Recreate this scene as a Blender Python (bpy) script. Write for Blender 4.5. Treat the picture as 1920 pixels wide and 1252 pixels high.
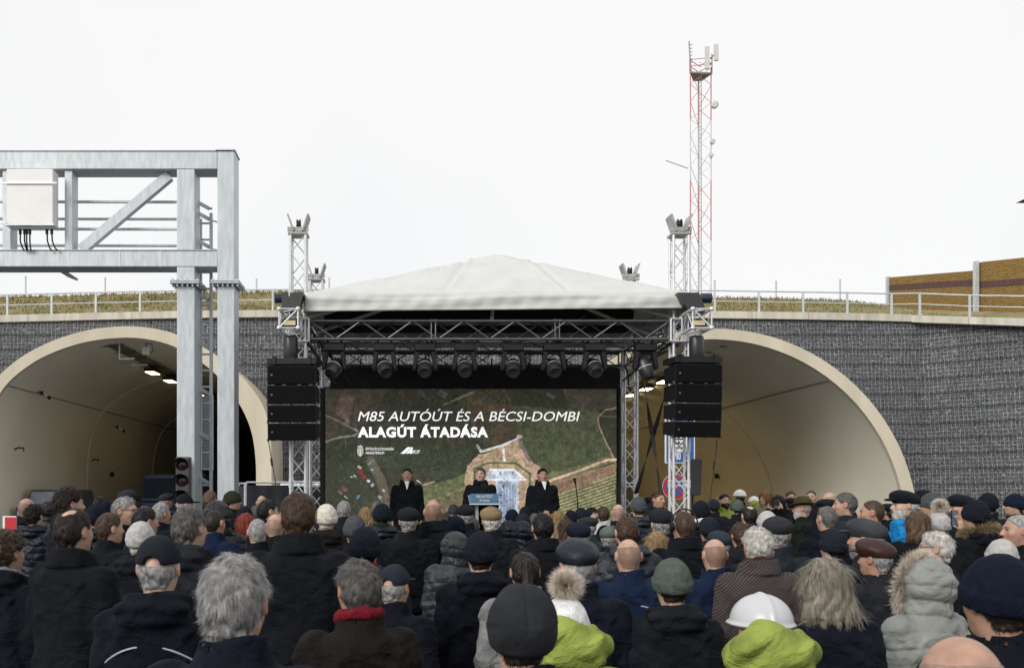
import bpy, math, random
import numpy as np
from mathutils import Vector, Matrix
random.seed(7); np.random.seed(7)
PI = math.pi
for o in list(bpy.data.objects): bpy.data.objects.remove(o)
SC = bpy.context.scene
COL = SC.collection

# ------------------------------------------------------------------ camera, world, sun, exposure
F = 1920*35/36.0; PX, PY, CH = 750.0, 918.0, 2.05       # focal length in photo pixels, principal point, camera height
cam_d = bpy.data.cameras.new('camera'); cam = bpy.data.objects.new('camera', cam_d); COL.objects.link(cam)
cam.location = (0, 0, CH); cam.rotation_euler = (PI/2, 0, 0)
cam_d.lens = 35; cam_d.sensor_width = 36; cam_d.clip_end = 2000; cam_d.clip_start = .1
cam_d.shift_x = (960-PX)/1920; cam_d.shift_y = (PY-626)/1920
cam_d.dof.use_dof = True; cam_d.dof.focus_distance = 15; cam_d.dof.aperture_fstop = 9
SC.camera = cam
W = bpy.data.worlds.new('World'); SC.world = W; W.use_nodes = True
nt = W.node_tree; nt.nodes.clear()
out = nt.nodes.new('ShaderNodeOutputWorld'); bg = nt.nodes.new('ShaderNodeBackground')
sky = nt.nodes.new('ShaderNodeTexSky'); sky.sky_type = 'NISHITA'; sky.sun_disc = False
sky.sun_elevation = math.radians(30); sky.sun_rotation = math.radians(220)
bg.inputs[1].default_value = .0615
# overcast layer: cloud deck 10x as bright as the blue behind it
tc = nt.nodes.new('ShaderNodeTexCoord'); nz = nt.nodes.new('ShaderNodeTexNoise')
nz.inputs['Scale'].default_value = 1.3; nz.inputs['Detail'].default_value = 4
nt.links.new(tc.outputs['Generated'], nz.inputs['Vector'])
rp = nt.nodes.new('ShaderNodeValToRGB')
rp.color_ramp.elements[0].position = .3; rp.color_ramp.elements[0].color = (8.5, 8.7, 9.0, 1)
rp.color_ramp.elements[1].position = .62; rp.color_ramp.elements[1].color = (9.9, 9.9, 9.9, 1)
nt.links.new(nz.outputs[0], rp.inputs[0])
mx = nt.nodes.new('ShaderNodeMixRGB'); mx.inputs[0].default_value = .97
nt.links.new(sky.outputs[0], mx.inputs[1]); nt.links.new(rp.outputs[0], mx.inputs[2])
nt.links.new(mx.outputs[0], bg.inputs[0]); nt.links.new(bg.outputs[0], out.inputs[0])
sun_d = bpy.data.lights.new('sun', 'SUN'); sun_d.energy = 1.5; sun_d.angle = math.radians(28); sun_d.color = (1, .97, .92)
sun = bpy.data.objects.new('sun', sun_d); COL.objects.link(sun)
sun.rotation_euler = (math.radians(60), 0, math.radians(-40))
SC.view_settings.view_transform = 'Standard'; SC.view_settings.look = 'None'
SC.view_settings.exposure = 0.68; SC.view_settings.gamma = 1

# ------------------------------------------------------------------ helpers
def at(px, py, Y): return Vector(((px-PX)*Y/F, Y, CH+(PY-py)*Y/F))
def XX(px, Y): return (px-PX)*Y/F
def ZZ(py, Y): return CH+(PY-py)*Y/F
MATS = {}
def mat(name, col, rough=.7, var=.15, scale=4., bump=0., bscale=60., metal=0., emit=0., spec=None, sheen=0, detail=4, stretch=None, fold=0):
    if name in MATS: return MATS[name]
    m = bpy.data.materials.new(name); m.use_nodes = True; t = m.node_tree; b = t.nodes['Principled BSDF']
    b.inputs['Roughness'].default_value = rough; b.inputs['Metallic'].default_value = metal
    if spec is not None: b.inputs['Specular IOR Level'].default_value = spec
    if sheen: b.inputs['Sheen Weight'].default_value = sheen
    tcn = t.nodes.new('ShaderNodeTexCoord'); vec = tcn.outputs['Object']
    if stretch:
        mp = t.nodes.new('ShaderNodeMapping'); mp.inputs['Scale'].default_value = stretch
        t.links.new(vec, mp.inputs[0]); vec = mp.outputs[0]
    if var > 0:
        n = t.nodes.new('ShaderNodeTexNoise'); n.inputs['Scale'].default_value = scale; n.inputs['Detail'].default_value = detail
        t.links.new(vec, n.inputs['Vector'])
        r = t.nodes.new('ShaderNodeValToRGB'); r.color_ramp.elements[0].position = .3; r.color_ramp.elements[1].position = .7
        r.color_ramp.elements[0].color = tuple(c*(1-var) for c in col[:3])+(1,)
        r.color_ramp.elements[1].color = tuple(min(1, c*(1+var)) for c in col[:3])+(1,)
        t.links.new(n.outputs[0], r.inputs[0]); t.links.new(r.outputs[0], b.inputs['Base Color'])
    else: b.inputs['Base Color'].default_value = tuple(col[:3])+(1,)
    if bump > 0:
        n2 = t.nodes.new('ShaderNodeTexNoise'); n2.inputs['Scale'].default_value = bscale; n2.inputs['Detail'].default_value = 3
        t.links.new(vec, n2.inputs['Vector'])
        bp = t.nodes.new('ShaderNodeBump'); bp.inputs['Strength'].default_value = bump; bp.inputs['Distance'].default_value = .01
        t.links.new(n2.outputs[0], bp.inputs['Height']); t.links.new(bp.outputs[0], b.inputs['Normal'])
        if fold:
            n3 = t.nodes.new('ShaderNodeTexNoise'); n3.inputs['Scale'].default_value = 3.6; n3.inputs['Detail'].default_value = 3; n3.inputs['Distortion'].default_value = 2.2
            mp3 = t.nodes.new('ShaderNodeMapping'); mp3.inputs['Scale'].default_value = (1, 1, 1.7); mp3.inputs['Rotation'].default_value = (0, .5, 0); t.links.new(tcn.outputs['Object'], mp3.inputs[0]); t.links.new(mp3.outputs[0], n3.inputs['Vector'])
            b3 = t.nodes.new('ShaderNodeBump'); b3.inputs['Strength'].default_value = fold; b3.inputs['Distance'].default_value = .06; t.links.new(n3.outputs[0], b3.inputs['Height']); t.links.new(b3.outputs[0], bp.inputs['Normal'])
    if emit > 0:
        b.inputs['Emission Color'].default_value = tuple(col[:3])+(1,); b.inputs['Emission Strength'].default_value = emit
    MATS[name] = m; return m

class MB:
    def __init__(s): s.v = []; s.f = []; s.sm = []
    def add(s, vs, fs, smooth=False):
        n = len(s.v); s.v += [tuple(v) for v in vs]; s.f += [tuple(i+n for i in f) for f in fs]; s.sm += [smooth]*len(fs)
    def box(s, x0, x1, y0, y1, z0, z1):
        s.add([(x, y, z) for z in (z0, z1) for y in (y0, y1) for x in (x0, x1)],
              [(0,2,3,1), (4,5,7,6), (0,1,5,4), (2,6,7,3), (0,4,6,2), (1,3,7,5)])
    def hexa(s, p): s.add(p, [(0,2,3,1), (4,5,7,6), (0,1,5,4), (2,6,7,3), (0,4,6,2), (1,3,7,5)])
    def tube(s, a, b, r, n=6, r2=None, cap=True):
        a = Vector(a); b = Vector(b); d = b-a
        if d.length < 1e-6: return
        d.normalize(); u = d.orthogonal().normalized(); w = d.cross(u); r2 = r if r2 is None else r2
        vs = []
        for c, rr in ((a, r), (b, r2)):
            for i in range(n):
                t = 2*PI*i/n; vs.append(c+u*math.cos(t)*rr+w*math.sin(t)*rr)
        fs = [(i, (i+1) % n, n+(i+1) % n, n+i) for i in range(n)]
        s.add(vs, fs, n > 5)
        if cap: s.add(vs, [tuple(range(n))[::-1], tuple(range(n, 2*n))])
    def path(s, pts, r, n=6):
        for a, b in zip(pts, pts[1:]): s.tube(a, b, r, n)
    def lathe(s, c, prof, n=20, axis='z', smooth=True):
        vs = []
        for r, h in prof:
            for i in range(n):
                t = 2*PI*i/n
                p = (r*math.cos(t), r*math.sin(t), h)
                if axis == 'y': p = (p[0], p[2], p[1])
                if axis == 'x': p = (p[2], p[0], p[1])
                vs.append((c[0]+p[0], c[1]+p[1], c[2]+p[2]))
        fs = [(k*n+i, k*n+(i+1) % n, (k+1)*n+(i+1) % n, (k+1)*n+i) for k in range(len(prof)-1) for i in range(n)]
        s.add(vs, fs, smooth)
    def bar(s, a, b, w, h):           # rectangular bar in the plane normal to Y
        a = Vector(a); b = Vector(b); d = (b-a).normalized(); y = Vector((0, 1, 0)); u = d.cross(y).normalized()
        vs = []
        for c in (a, b):
            for sy in (-1, 1):
                for su in (-1, 1): vs.append(c+u*su*w/2+y*sy*h/2)
        s.hexa(vs)
    def build(s, name, m, parent=None):
        me = bpy.data.meshes.new(name); me.from_pydata(s.v, [], s.f); me.update()
        me.polygons.foreach_set('use_smooth', s.sm)
        if m: me.materials.append(m)
        o = bpy.data.objects.new(name, me); COL.objects.link(o)
        if parent is not None:
            o.parent = parent
            o.matrix_parent_inverse = Matrix.Translation(-parent.location) if parent.type == 'EMPTY' and not parent.parent else Matrix()
        return o
def tag(o, label, cat, group=None, kind=None):
    if label: o['label'] = label
    if cat: o['category'] = cat
    if group: o['group'] = group
    if kind: o['kind'] = kind
    return o
def thing(name, label, cat, loc=(0, 0, 0), group=None):
    o = bpy.data.objects.new(name, None); COL.objects.link(o); o.location = loc; o.empty_display_size = .2
    return tag(o, label, cat, group)
def noisemix(t, vec, scale, c0, c1, p0=.35, p1=.65, detail=5):
    n = t.nodes.new('ShaderNodeTexNoise'); n.inputs['Scale'].default_value = scale; n.inputs['Detail'].default_value = detail
    t.links.new(vec, n.inputs['Vector']); r = t.nodes.new('ShaderNodeValToRGB')
    r.color_ramp.elements[0].position = p0; r.color_ramp.elements[1].position = p1
    r.color_ramp.elements[0].color = c0+(1,); r.color_ramp.elements[1].color = c1+(1,)
    t.links.new(n.outputs[0], r.inputs[0]); return r.outputs[0]

# ------------------------------------------------------------------ materials of the setting
galv = mat('galvanised_steel', (.50, .54, .56), .42, .14, 7, .12, 40, metal=.15, stretch=(3, 3, .6))
alu = mat('aluminium', (.66, .67, .68), .36, .1, 6, metal=.35)
shadealu = mat('shade_dark_aluminium', (.15, .15, .148), .45, .2, 6, metal=.7)  # aluminium with shade under the canopy painted into its base colour
blackm = mat('black_metal', (.012, .012, .013), .5, .2, 5, spec=.3)
blackc = mat('black_cloth', (.012, .012, .013), .9, .3, 3, .3, 30)
concrete = mat('coping_concrete', (.50, .47, .40), .85, .22, 2.4, .3, 25, detail=8, stretch=(1.6, 1, .25))
cream = mat('cream_portal_paint', (.58, .52, .40), .8, .10, .9, .15, 18, detail=8, stretch=(1.5, 1, .3))
lining = mat('cream_tunnel_lining', (.83, .79, .665), .5, .07, .6, .1, 8, detail=8, stretch=(1, .35, .5))
asphalt = mat('asphalt', (.05, .05, .052), .9, .25, 3, .5, 60)
white_p = mat('white_paint', (.78, .77, .75), .4, .04, 3)

def gabion_material():
    m = bpy.data.materials.new('gabion_stone_and_wire'); m.use_nodes = True; t = m.node_tree; b = t.nodes['Principled BSDF']
    L = t.links.new; N = t.nodes.new
    uv = N('ShaderNodeUVMap'); uv.uv_map = 'UVMap'
    nz = N('ShaderNodeTexNoise'); nz.inputs['Scale'].default_value = 1.1; nz.inputs['Detail'].default_value = 3; L(uv.outputs[0], nz.inputs['Vector'])
    wob = N('ShaderNodeVectorMath'); wob.operation = 'MULTIPLY_ADD'; L(nz.outputs['Color'], wob.inputs[0]); wob.inputs[1].default_value = (.20, .07, 0)
    L(uv.outputs[0], wob.inputs[2])
    vo = N('ShaderNodeTexVoronoi'); vo.inputs['Scale'].default_value = 12; L(uv.outputs[0], vo.inputs['Vector'])
    vd = N('ShaderNodeTexVoronoi'); vd.feature = 'DISTANCE_TO_EDGE'; vd.inputs['Scale'].default_value = 12; L(uv.outputs[0], vd.inputs['Vector'])
    sp = N('ShaderNodeSeparateColor'); L(vo.outputs['Color'], sp.inputs[0])
    r = N('ShaderNodeValToRGB'); e = r.color_ramp.elements
    e[0].position = 0; e[0].color = (.065, .071, .08, 1); e[1].position = 1; e[1].color = (.25, .26, .26, 1)
    k = e.new(.5); k.color = (.115, .128, .146, 1); k = e.new(.93); k.color = (.12, .11, .10, 1)
    L(sp.outputs[0], r.inputs[0])
    gap = N('ShaderNodeMath'); gap.operation = 'MULTIPLY'; gap.use_clamp = True; gap.inputs[1].default_value = 14; L(vd.outputs['Distance'], gap.inputs[0])
    mg = N('ShaderNodeMixRGB'); mg.inputs[1].default_value = (.010, .010, .011, 1); L(gap.outputs[0], mg.inputs[0]); L(r.outputs[0], mg.inputs[2])
    sx = N('ShaderNodeSeparateXYZ'); L(wob.outputs[0], sx.inputs[0])
    def lines(sock, period, frac):
        a = N('ShaderNodeMath'); a.operation = 'DIVIDE'; L(sock, a.inputs[0]); a.inputs[1].default_value = period
        f = N('ShaderNodeMath'); f.operation = 'FRACT'; L(a.outputs[0], f.inputs[0])
        c = N('ShaderNodeMath'); c.operation = 'LESS_THAN'; L(f.outputs[0], c.inputs[0]); c.inputs[1].default_value = frac
        return c.outputs[0]
    wx = lines(sx.outputs[0], .142, .12); wy = lines(sx.outputs[1], .142, .11)
    mxx = N('ShaderNodeMath'); mxx.operation = 'MAXIMUM'; L(wx, mxx.inputs[0]); L(wy, mxx.inputs[1])
    wn = N('ShaderNodeTexNoise'); wn.inputs['Scale'].default_value = 3.5; L(uv.outputs[0], wn.inputs['Vector'])
    wr = N('ShaderNodeMath'); wr.operation = 'MULTIPLY_ADD'; wr.inputs[1].default_value = 2.2; wr.inputs[2].default_value = -.35; wr.use_clamp = True; L(wn.outputs[0], wr.inputs[0])
    ww = N('ShaderNodeMath'); ww.operation = 'MULTIPLY'; L(mxx.outputs[0], ww.inputs[0]); L(wr.outputs[0], ww.inputs[1])
    m2 = N('ShaderNodeMixRGB'); L(ww.outputs[0], m2.inputs[0]); L(mg.outputs[0], m2.inputs[1]); m2.inputs[2].default_value = (.38, .39, .39, 1)
    cy = lines(sx.outputs[1], .568, .085)
    m3 = N('ShaderNodeMixRGB'); mm = N('ShaderNodeMath'); mm.operation = 'MULTIPLY'; mm.inputs[1].default_value = .75; L(cy, mm.inputs[0]); L(mm.outputs[0], m3.inputs[0])
    L(m2.outputs[0], m3.inputs[1]); m3.inputs[2].default_value = (.012, .012, .013, 1)
    # large damp patches
    pn = N('ShaderNodeTexNoise'); pn.inputs['Scale'].default_value = .35; L(uv.outputs[0], pn.inputs['Vector'])
    pr = N('ShaderNodeMath'); pr.operation = 'MULTIPLY_ADD'; pr.inputs[1].default_value = .7; pr.inputs[2].default_value = .68; L(pn.outputs[0], pr.inputs[0])
    vm = N('ShaderNodeVectorMath'); vm.operation = 'SCALE'; L(m3.outputs[0], vm.inputs[0]); L(pr.outputs[0], vm.inputs['Scale'])
    L(vm.outputs[0], b.inputs['Base Color']); b.inputs['Roughness'].default_value = .85
    bp = N('ShaderNodeBump'); bp.inputs['Strength'].default_value = .9; bp.inputs['Distance'].default_value = .05
    ad = N('ShaderNodeMath'); ad.operation = 'ADD'; L(gap.outputs[0], ad.inputs[0]); L(ww.outputs[0], ad.inputs[1]); L(ad.outputs[0], bp.inputs['Height']); L(bp.outputs[0], b.inputs['Normal'])
    return m
gabion = gabion_material()

def grass_material():
    m = bpy.data.materials.new('dry_winter_grass'); m.use_nodes = True; t = m.node_tree; b = t.nodes['Principled BSDF']
    c = t.nodes.new('ShaderNodeTexCoord')
    a = noisemix(t, c.outputs['Object'], .8, (.17, .14, .055), (.32, .24, .11), detail=8)
    d = noisemix(t, c.outputs['Object'], 4, (.09, .12, .035), (.34, .25, .13), .4, .7, 8)
    mxx = t.nodes.new('ShaderNodeMixRGB'); mxx.inputs[0].default_value = .5; t.links.new(a, mxx.inputs[1]); t.links.new(d, mxx.inputs[2])
    t.links.new(mxx.outputs[0], b.inputs['Base Color']); b.inputs['Roughness'].default_value = .95
    return m
grassm = grass_material()

# ------------------------------------------------------------------ ground
def gz(Y): return max(0, min(.13, .012*(Y-4)))
b = MB(); ys = [-60, 0, 4, 8, 12, 14.83, 20, 40, 130]
vs = []; fs = []
for y in ys:
    for x in (-90, 90): vs.append((x, y, gz(y)))
for k in range(len(ys)-1): fs.append((2*k, 2*k+1, 2*k+3, 2*k+2))
b.add(vs, fs); tag(b.build('road', asphalt), None, None, kind='structure')
# lane markings running into the tunnels
b = MB()
for x in (-13.9, -7.2, 7.0, 16.0): b.box(x, x+.15, 22, 100, .134, .138)
tag(b.build('road_markings', white_p), None, None, kind='structure')

# ------------------------------------------------------------------ retaining wall with tunnel mouths
YW = 37.3; YF = 34.2; BAT = .085          # wall foot, portal face, batter per metre
def outline(pts, Y): return [((p[0]-PX)*Y/F, CH+(PY-p[1])*Y/F) for p in pts]
def smooth_line(p, it=2):
    for _ in range(it):
        q = [p[0]]
        for a, c in zip(p, p[1:]):
            q.append((a[0]*.75+c[0]*.25, a[1]*.75+c[1]*.25)); q.append((a[0]*.25+c[0]*.75, a[1]*.25+c[1]*.75))
        q.append(p[-1]); p = q
    return p
def circ(cx, cy, R, n=48):
    a0 = math.asin(min(1, (1040-cy)/R)); P = []
    for i in range(n+1):
        a = PI+a0-(PI+2*a0)*i/n; P.append((cx+R*math.cos(a), cy-R*math.sin(a)))
    return P
LO = smooth_line([(-56,1045),(-56,918),(-54,840),(-48,784),(-34,742),(0,700),(45,664),(100,637),(165,617),(238,610),(290,615),(335,627),(392,655),(448,698),(489,748),(504,790),(509,840),(509,918),(509,1045)])
LI = smooth_line([(-31,1045),(-31,918),(-30,850),(-22,790),(0,728),(57,680),(112,654),(172,637),(244,631),(295,638),(338,653),(398,692),(445,748),(471,801),(480,859),(480,918),(480,1045)])
RO = circ(1340, 998, 382); RI = circ(1335, 1000, 364.5)
LOm, LIm, ROm, RIm = [outline(p, YF) for p in (LO, LI, RO, RI)]
def roofz(line, x):          # height of an outline above x, None outside
    best = None
    for a, c in zip(line, line[1:]):
        lo, hi = sorted((a[0], c[0]))
        if lo <= x <= hi and hi > lo:
            t = (x-a[0])/(c[0]-a[0]); z = a[1]+t*(c[1]-a[1])
            best = z if best is None else max(best, z)
    return best
YT = YW+.75
COPX = [(-700, 606), (0, 592), (150, 588), (330, 584), (520, 582), (1340, 584), (1600, 588), (1733, 591.6)]
def cop_z(x):
    px = x*F/YT+PX
    for a, c in zip(COPX, COPX[1:]):
        if a[0] <= px <= c[0]:
            t = (px-a[0])/(c[0]-a[0]); return CH+(PY-(a[1]+t*(c[1]-a[1])))*YT/F
    return CH+(PY-(606 if px < 0 else 591.6))*YT/F
XC = (1746-PX)*YW/F           # corner at wall foot
XL = -30.0
CHH = .27                      # coping height
wall = thing('gabion_wall', 'grey wire caged stone wall around the two tunnel mouths', 'retaining wall', (5, YW, 0))
verts = []; faces = []; uvs = []
def wq(p, uv): verts.append(p); uvs.append(uv); return len(verts)-1
xs = [XL+i*.12 for i in range(int((XC-XL)/.12)+1)]+[XC]
def wpt(x, z):
    zz = z/8.6; xc = min(x, XC-(XC-(1730-PX)*YT/F)*zz) if x > XC-.5 else x
    return (xc, YW+BAT*z, z)
NZ = 12
for x0, x1 in zip(xs, xs[1:]):
    zb = []
    for x in (x0, x1):
        r = None
        for ln in (LOm, ROm):
            q = roofz(ln, x)
            if q is not None: r = q-.12
        zb.append(0 if r is None else max(0, r))
    for k in range(NZ):
        ids = []
        for x, zz0, kk in ((x0, zb[0], k), (x1, zb[1], k), (x1, zb[1], k+1), (x0, zb[0], k+1)):
            zt = cop_z(x)-CHH; z = zz0+(zt-zz0)*kk/NZ
            ids.append(wq(wpt(x, z), (x, z)))
        faces.append(ids)
# right flank, coming forward 45 degrees
ztr = cop_z(XC)-CHH
FL = 16.0
top0 = Vector(wpt(XC, ztr)); bot0 = Vector((XC, YW, 0)); dr = Vector((1, -1, 0)).normalized()
for i in range(40):
    s0, s1 = FL*i/40, FL*(i+1)/40
    for k in range(NZ):
        ids = []
        for s, kk in ((s0, k), (s1, k), (s1, k+1), (s0, k+1)):
            t = kk/NZ; dz = -s*.155*1.0
            P = bot0.lerp(top0, t)+dr*s; P.z = (ztr+dz)*t
            ids.append(wq(tuple(P), (XC+s, ztr*t if False else P.z)))
        faces.append(ids)
me = bpy.data.meshes.new('stone_face'); me.from_pydata(verts, [], faces); ul = me.uv_layers.new(name='UVMap')
for i, l in enumerate(me.loops): ul.data[i].uv = uvs[l.vertex_index]
me.materials.append(gabion); o = bpy.data.objects.new('stone_face', me); COL.objects.link(o); o.parent = wall; o.matrix_parent_inverse = Matrix.Translation(-wall.location)
# coping: separate slabs with thin joints
b = MB(); x = XL
def cop_pt(x): return Vector((x, YW+BAT*8.6, cop_z(x)))
while x < XC-.6:
    x1 = min(x+1.98, XC-.35); a = cop_pt(x+.008); c = cop_pt(x1-.008)
    vs = []
    for z in (-CHH, 0):
        for y in (-.14, .45):
            for p in (a, c): vs.append((p.x, p.y+y, p.z+z))
    b.hexa(vs); x = x1
for i in range(8):
    s0, s1 = i*1.98+.008, (i+1)*1.98-.008
    vs = []
    base = Vector((XC-.35, YW+BAT*8.6, cop_z(XC)))
    nrm = Vector((1, 1, 0)).normalized()
    for z in (-CHH, 0):
        for y in (-.14, .45):
            for s in (s0, s1): q = base+dr*s+nrm*y; vs.append((q.x, q.y, q.z+z-s*.155))
    b.hexa(vs)
b.build('coping', concrete, wall)

def portal(name, label, O, I, cx, ring_d):
    t = thing(name, label, 'tunnel portal', (cx, YF, 0), 'tunnel mouths')
    b = MB()
    n = len(O); m_ = len(I)
    def resample(P, k):
        d = [0]
        for a, c in zip(P, P[1:]): d.append(d[-1]+math.dist(a, c))
        R = []; j = 0
        for i in range(k+1):
            s = d[-1]*i/k
            while j < len(P)-2 and d[j+1] < s: j += 1
            f = (s-d[j])/max(1e-9, d[j+1]-d[j]); R.append((P[j][0]+(P[j+1][0]-P[j][0])*f, P[j][1]+(P[j+1][1]-P[j][1])*f))
        return R
    K = 96; o_ = resample(O, K); i_ = resample(I, K)
    vs = [(p[0], YF, p[1]) for p in o_]+[(p[0], YF+.02, p[1]) for p in i_]
    b.add(vs, [(k, k+1, K+2+k, K+1+k) for k in range(K)])
    vs = [(p[0], YF, p[1]) for p in o_]+[(p[0], YW+2.2, p[1]) for p in o_]
    b.add(vs, [(k, K+1+k, K+2+k, k+1) for k in range(K)], True)
    # inner reveal, slightly stepped outward from the lining
    c0 = (sum(p[0] for p in i_)/len(i_), 1.5)
    def sh(p, s): dx, dz = p[0]-c0[0], p[1]-c0[1]; l = math.hypot(dx, dz); return (p[0]+dx/l*s, p[1]+dz/l*s)
    j_ = [sh(p, .05) for p in i_]
    vs = [(p[0], YF+.02, p[1]) for p in i_]+[(p[0], YF+.22, p[1]) for p in i_]+[(p[0], YF+.22, p[1]) for p in j_]
    b.add(vs, [(k, k+1, K+2+k, K+1+k) for k in range(K)]+[(K+1+k, K+2+k, 2*K+3+k, 2*K+2+k) for k in range(K)])
    b.build('portal_collar', cream, t)
    b = MB(); ds = [.2, 2, 5, 9, 12, 20, 35, 60, 95]
    vs = [(p[0], YF+d, p[1]) for d in ds for p in j_]
    b.add(vs, [(q*(K+1)+k, q*(K+1)+k+1, (q+1)*(K+1)+k+1, (q+1)*(K+1)+k) for q in range(len(ds)-1) for k in range(K)], True)
    b.add([(p[0], YF+95, p[1]) for p in j_], [tuple(range(K+1))])
    ln = b.build('tunnel_lining', lining, t)
    # joint rings and lengthwise seams
    for d in (ring_d, ring_d*2.05, ring_d*3.1):
        b = MB(); g = [sh(p, .015) for p in i_]
        for a, c in zip(g, g[1:]): b.tube((a[0], YF+d, a[1]), (c[0], YF+d, c[1]), .035, 5, cap=False)
        b.build('joint_ring', mat('pale_joint', (.66, .60, .46), .7, .05), ln)
    for k in (int(K*.30), int(K*.70)):
        b = MB(); p = sh(i_[k], .035); b.tube((p[0], YF+.3, p[1]), (p[0], YF+60, p[1]), .018, 5)
        b.build('lining_seam', mat('dark_seam', (.16, .13, .08), .8, .1), ln)
    return t
PL = portal('tunnel_portal', 'left tunnel mouth with cream collar behind the steel gantry posts', LOm, LIm, -9.5, 11.4)
PR = portal('tunnel_portal', 'right tunnel mouth with cream collar, wide and bright, beside the road signs', ROm, RIm, 10.8, 11.9)

# tunnel ceiling equipment
lampm = {'right': mat('lamp_light', (1, .74, .36), .4, 0, emit=18), 'left': mat('dim_lamp_light', (1, .74, .40), .4, 0, emit=3.5)}
def ceiling_kit(px, py, Yl, n, side):
    # row of lamps on a cable tray; px,py,Yl is one lamp in the photo
    p0 = at(px, py, Yl)
    tray = thing('cable_tray', 'cable tray with pipes under the ceiling of the %s tunnel' % side, 'cable tray', (p0.x, YF+2, p0.z+.5))
    b = MB()
    for dx in (-.35, -.2, .2, .35): b.tube((p0.x+dx, YF+1.2, p0.z+.42), (p0.x+dx, YF+60, p0.z+.42), .035, 6)
    b.box(p0.x-.4, p0.x+.4, YF+1.5, YF+60, p0.z+.30, p0.z+.33)
    b.build('tray', mat('dull_steel', (.16, .14, .11), .6, .2), tray)
    for i in range(22):
        b = MB(); y = YF+1.6+i*1.6
        b.tube((p0.x-.4, y, p0.z+.3), (p0.x-.4, y, p0.z+1.0), .03, 5); b.tube((p0.x+.4, y, p0.z+.3), (p0.x+.4, y, p0.z+1.0), .03, 5)
        b.box(p0.x-.45, p0.x+.45, y-.02, y+.02, p0.z+.26, p0.z+.30)
        b.build('hanger', mat('dull_steel', (.16, .14, .11), .6, .2), tray)
    for i in range(n):
        y = Yl+i*3.2
        L = thing('tunnel_lamp', 'lit ceiling lamp %s inside the %s tunnel' % (('nearest the mouth', 'second from the mouth', 'third from the mouth')[min(i, 2)], side) if i < 3 else 'one of the deeper lit ceiling lamps inside the %s tunnel' % side, 'lamp', (p0.x, y, p0.z), 'ceiling lamps in the tunnels' if i < 3 else 'deeper ceiling lamps in the %s tunnel' % side)
        b = MB(); b.box(p0.x-.22, p0.x+.22, y-.55, y+.55, p0.z+.03, p0.z+.16); b.build('lamp_housing', blackm, L)
        b = MB(); b.box(p0.x-.19, p0.x+.19, y-.5, y+.5, p0.z, p0.z+.027); b.build('diffuser', lampm[side], L)
ceiling_kit(286, 700, YF+7.5, 4, 'left')
ceiling_kit(1244, 717, YF+11, 9, 'right')
# hanging frame with white box at the left mouth
t = thing('access_point_box', 'small white antenna box on a bracket under the left tunnel crown', 'box', at(273, 657, YF+1.5))
p = at(273, 657, YF+1.5); b = MB(); b.box(p.x-.13, p.x+.13, p.y, p.y+.12, p.z-.14, p.z+.14); b.build('box_body', white_p, t)
b = MB(); b.tube(p+Vector((0, .06, .1)), p+Vector((0, .06, .5)), .02); b.path([p+Vector((.1, .1, -.1)), p+Vector((.25, .1, 0)), p+Vector((.2, .1, .25)), p+Vector((-.1, .1, .3))], .012); b.build('bracket', blackm, t)
t = thing('hanging_frame', 'pale metal drop frame hanging at the left tunnel entrance', 'bracket', at(225, 640, YF+1.2))
b = MB(); a = at(224, 640, YF+1.2); c = at(224, 673, YF+1.2); d = at(252, 672, YF+1.2); b.tube(a, c, .03); b.tube(c, d, .035); e = at(246, 684, YF+2.4); b.tube(e, e+Vector((.6, 0, 0)), .03); b.build('frame', alu, t)

# wall cameras, vents, cable hooks
def wall_cam(px, py, Y, flip, label, size=1.):
    p = at(px, py, Y); t = thing('security_camera', label, 'camera', p, 'cameras on the tunnel walls'); s = size
    b = MB(); d = Vector((flip*.22, -.18, -.16))*s; b.tube(p, p+d, .055*s, 8); b.build('camera_body', alu, t)
    b = MB(); b.tube(p+d, p+d*1.25, .065*s, 8); b.build('lens_hood', blackm, t)
    b = MB(); b.tube(p, p+Vector((-flip*.3, .1, .06))*s, .025*s, 5); b.lathe(p+Vector((-flip*.1, .02, .02))*s, [(0, -.07*s), (.07*s, -.05*s), (.07*s, .05*s), (0, .07*s)], 8); b.build('bracket', blackm, t)
wall_cam(83, 737, YF+2.6, 1, 'security camera high on the left wall near the left tunnel mouth')
wall_cam(224, 801, YF+12, 1, 'security camera deep inside the left tunnel on its left wall')
wall_cam(1497, 735, YF+6, -1, 'security camera high on the bright wall of the right tunnel')
def hook(px, py, Y, w, label, fl=1):
    p = at(px, py, Y); t = thing('wall_bracket', label, 'bracket', p, 'small brackets on the tunnel walls')
    b = MB(); b.path([p, p+Vector((w*.5, -.05, .06)), p+Vector((w, -.05, .02))], .035, 6); b.tube(p+Vector((w, -.05, .08)), p+Vector((w, -.05, -.08)), .03, 6)
    b.build('arm', mat('dark_bracket', (.05, .045, .035), .6, .2), t)
hook(27, 842, YF+1.6, .35, 'pale bracket low on the left wall of the left tunnel')
hook(173, 863, YF+12, .3, 'short dark bracket between the wall camera and the dark vent, left tunnel')
hook(1536, 845, YF+7, .28, 'thin bracket on the bright right wall beside a curved one')
hook(1580, 852, YF+5, .32, 'curved dark bracket nearest the right tunnel collar')
hook(1376, 868, YF+19, .3, 'dark bracket above the vent deep in the right tunnel')
def vent(px, py, Y, label):
    p = at(px, py, Y); t = thing('wall_vent', label, 'vent', p, 'dark vents on the tunnel walls')
    b = MB(); b.box(p.x-.3, p.x+.3, p.y, p.y+.08, p.z-.13, p.z+.13); b.build('frame', blackm, t)
    b = MB()
    for k in range(4): b.box(p.x-.27, p.x+.27, p.y-.025, p.y-.003, p.z-.1+k*.055, p.z-.075+k*.055)
    b.build('louvre', mat('dark_bracket', (.05, .045, .035), .6, .2), t)
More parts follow.
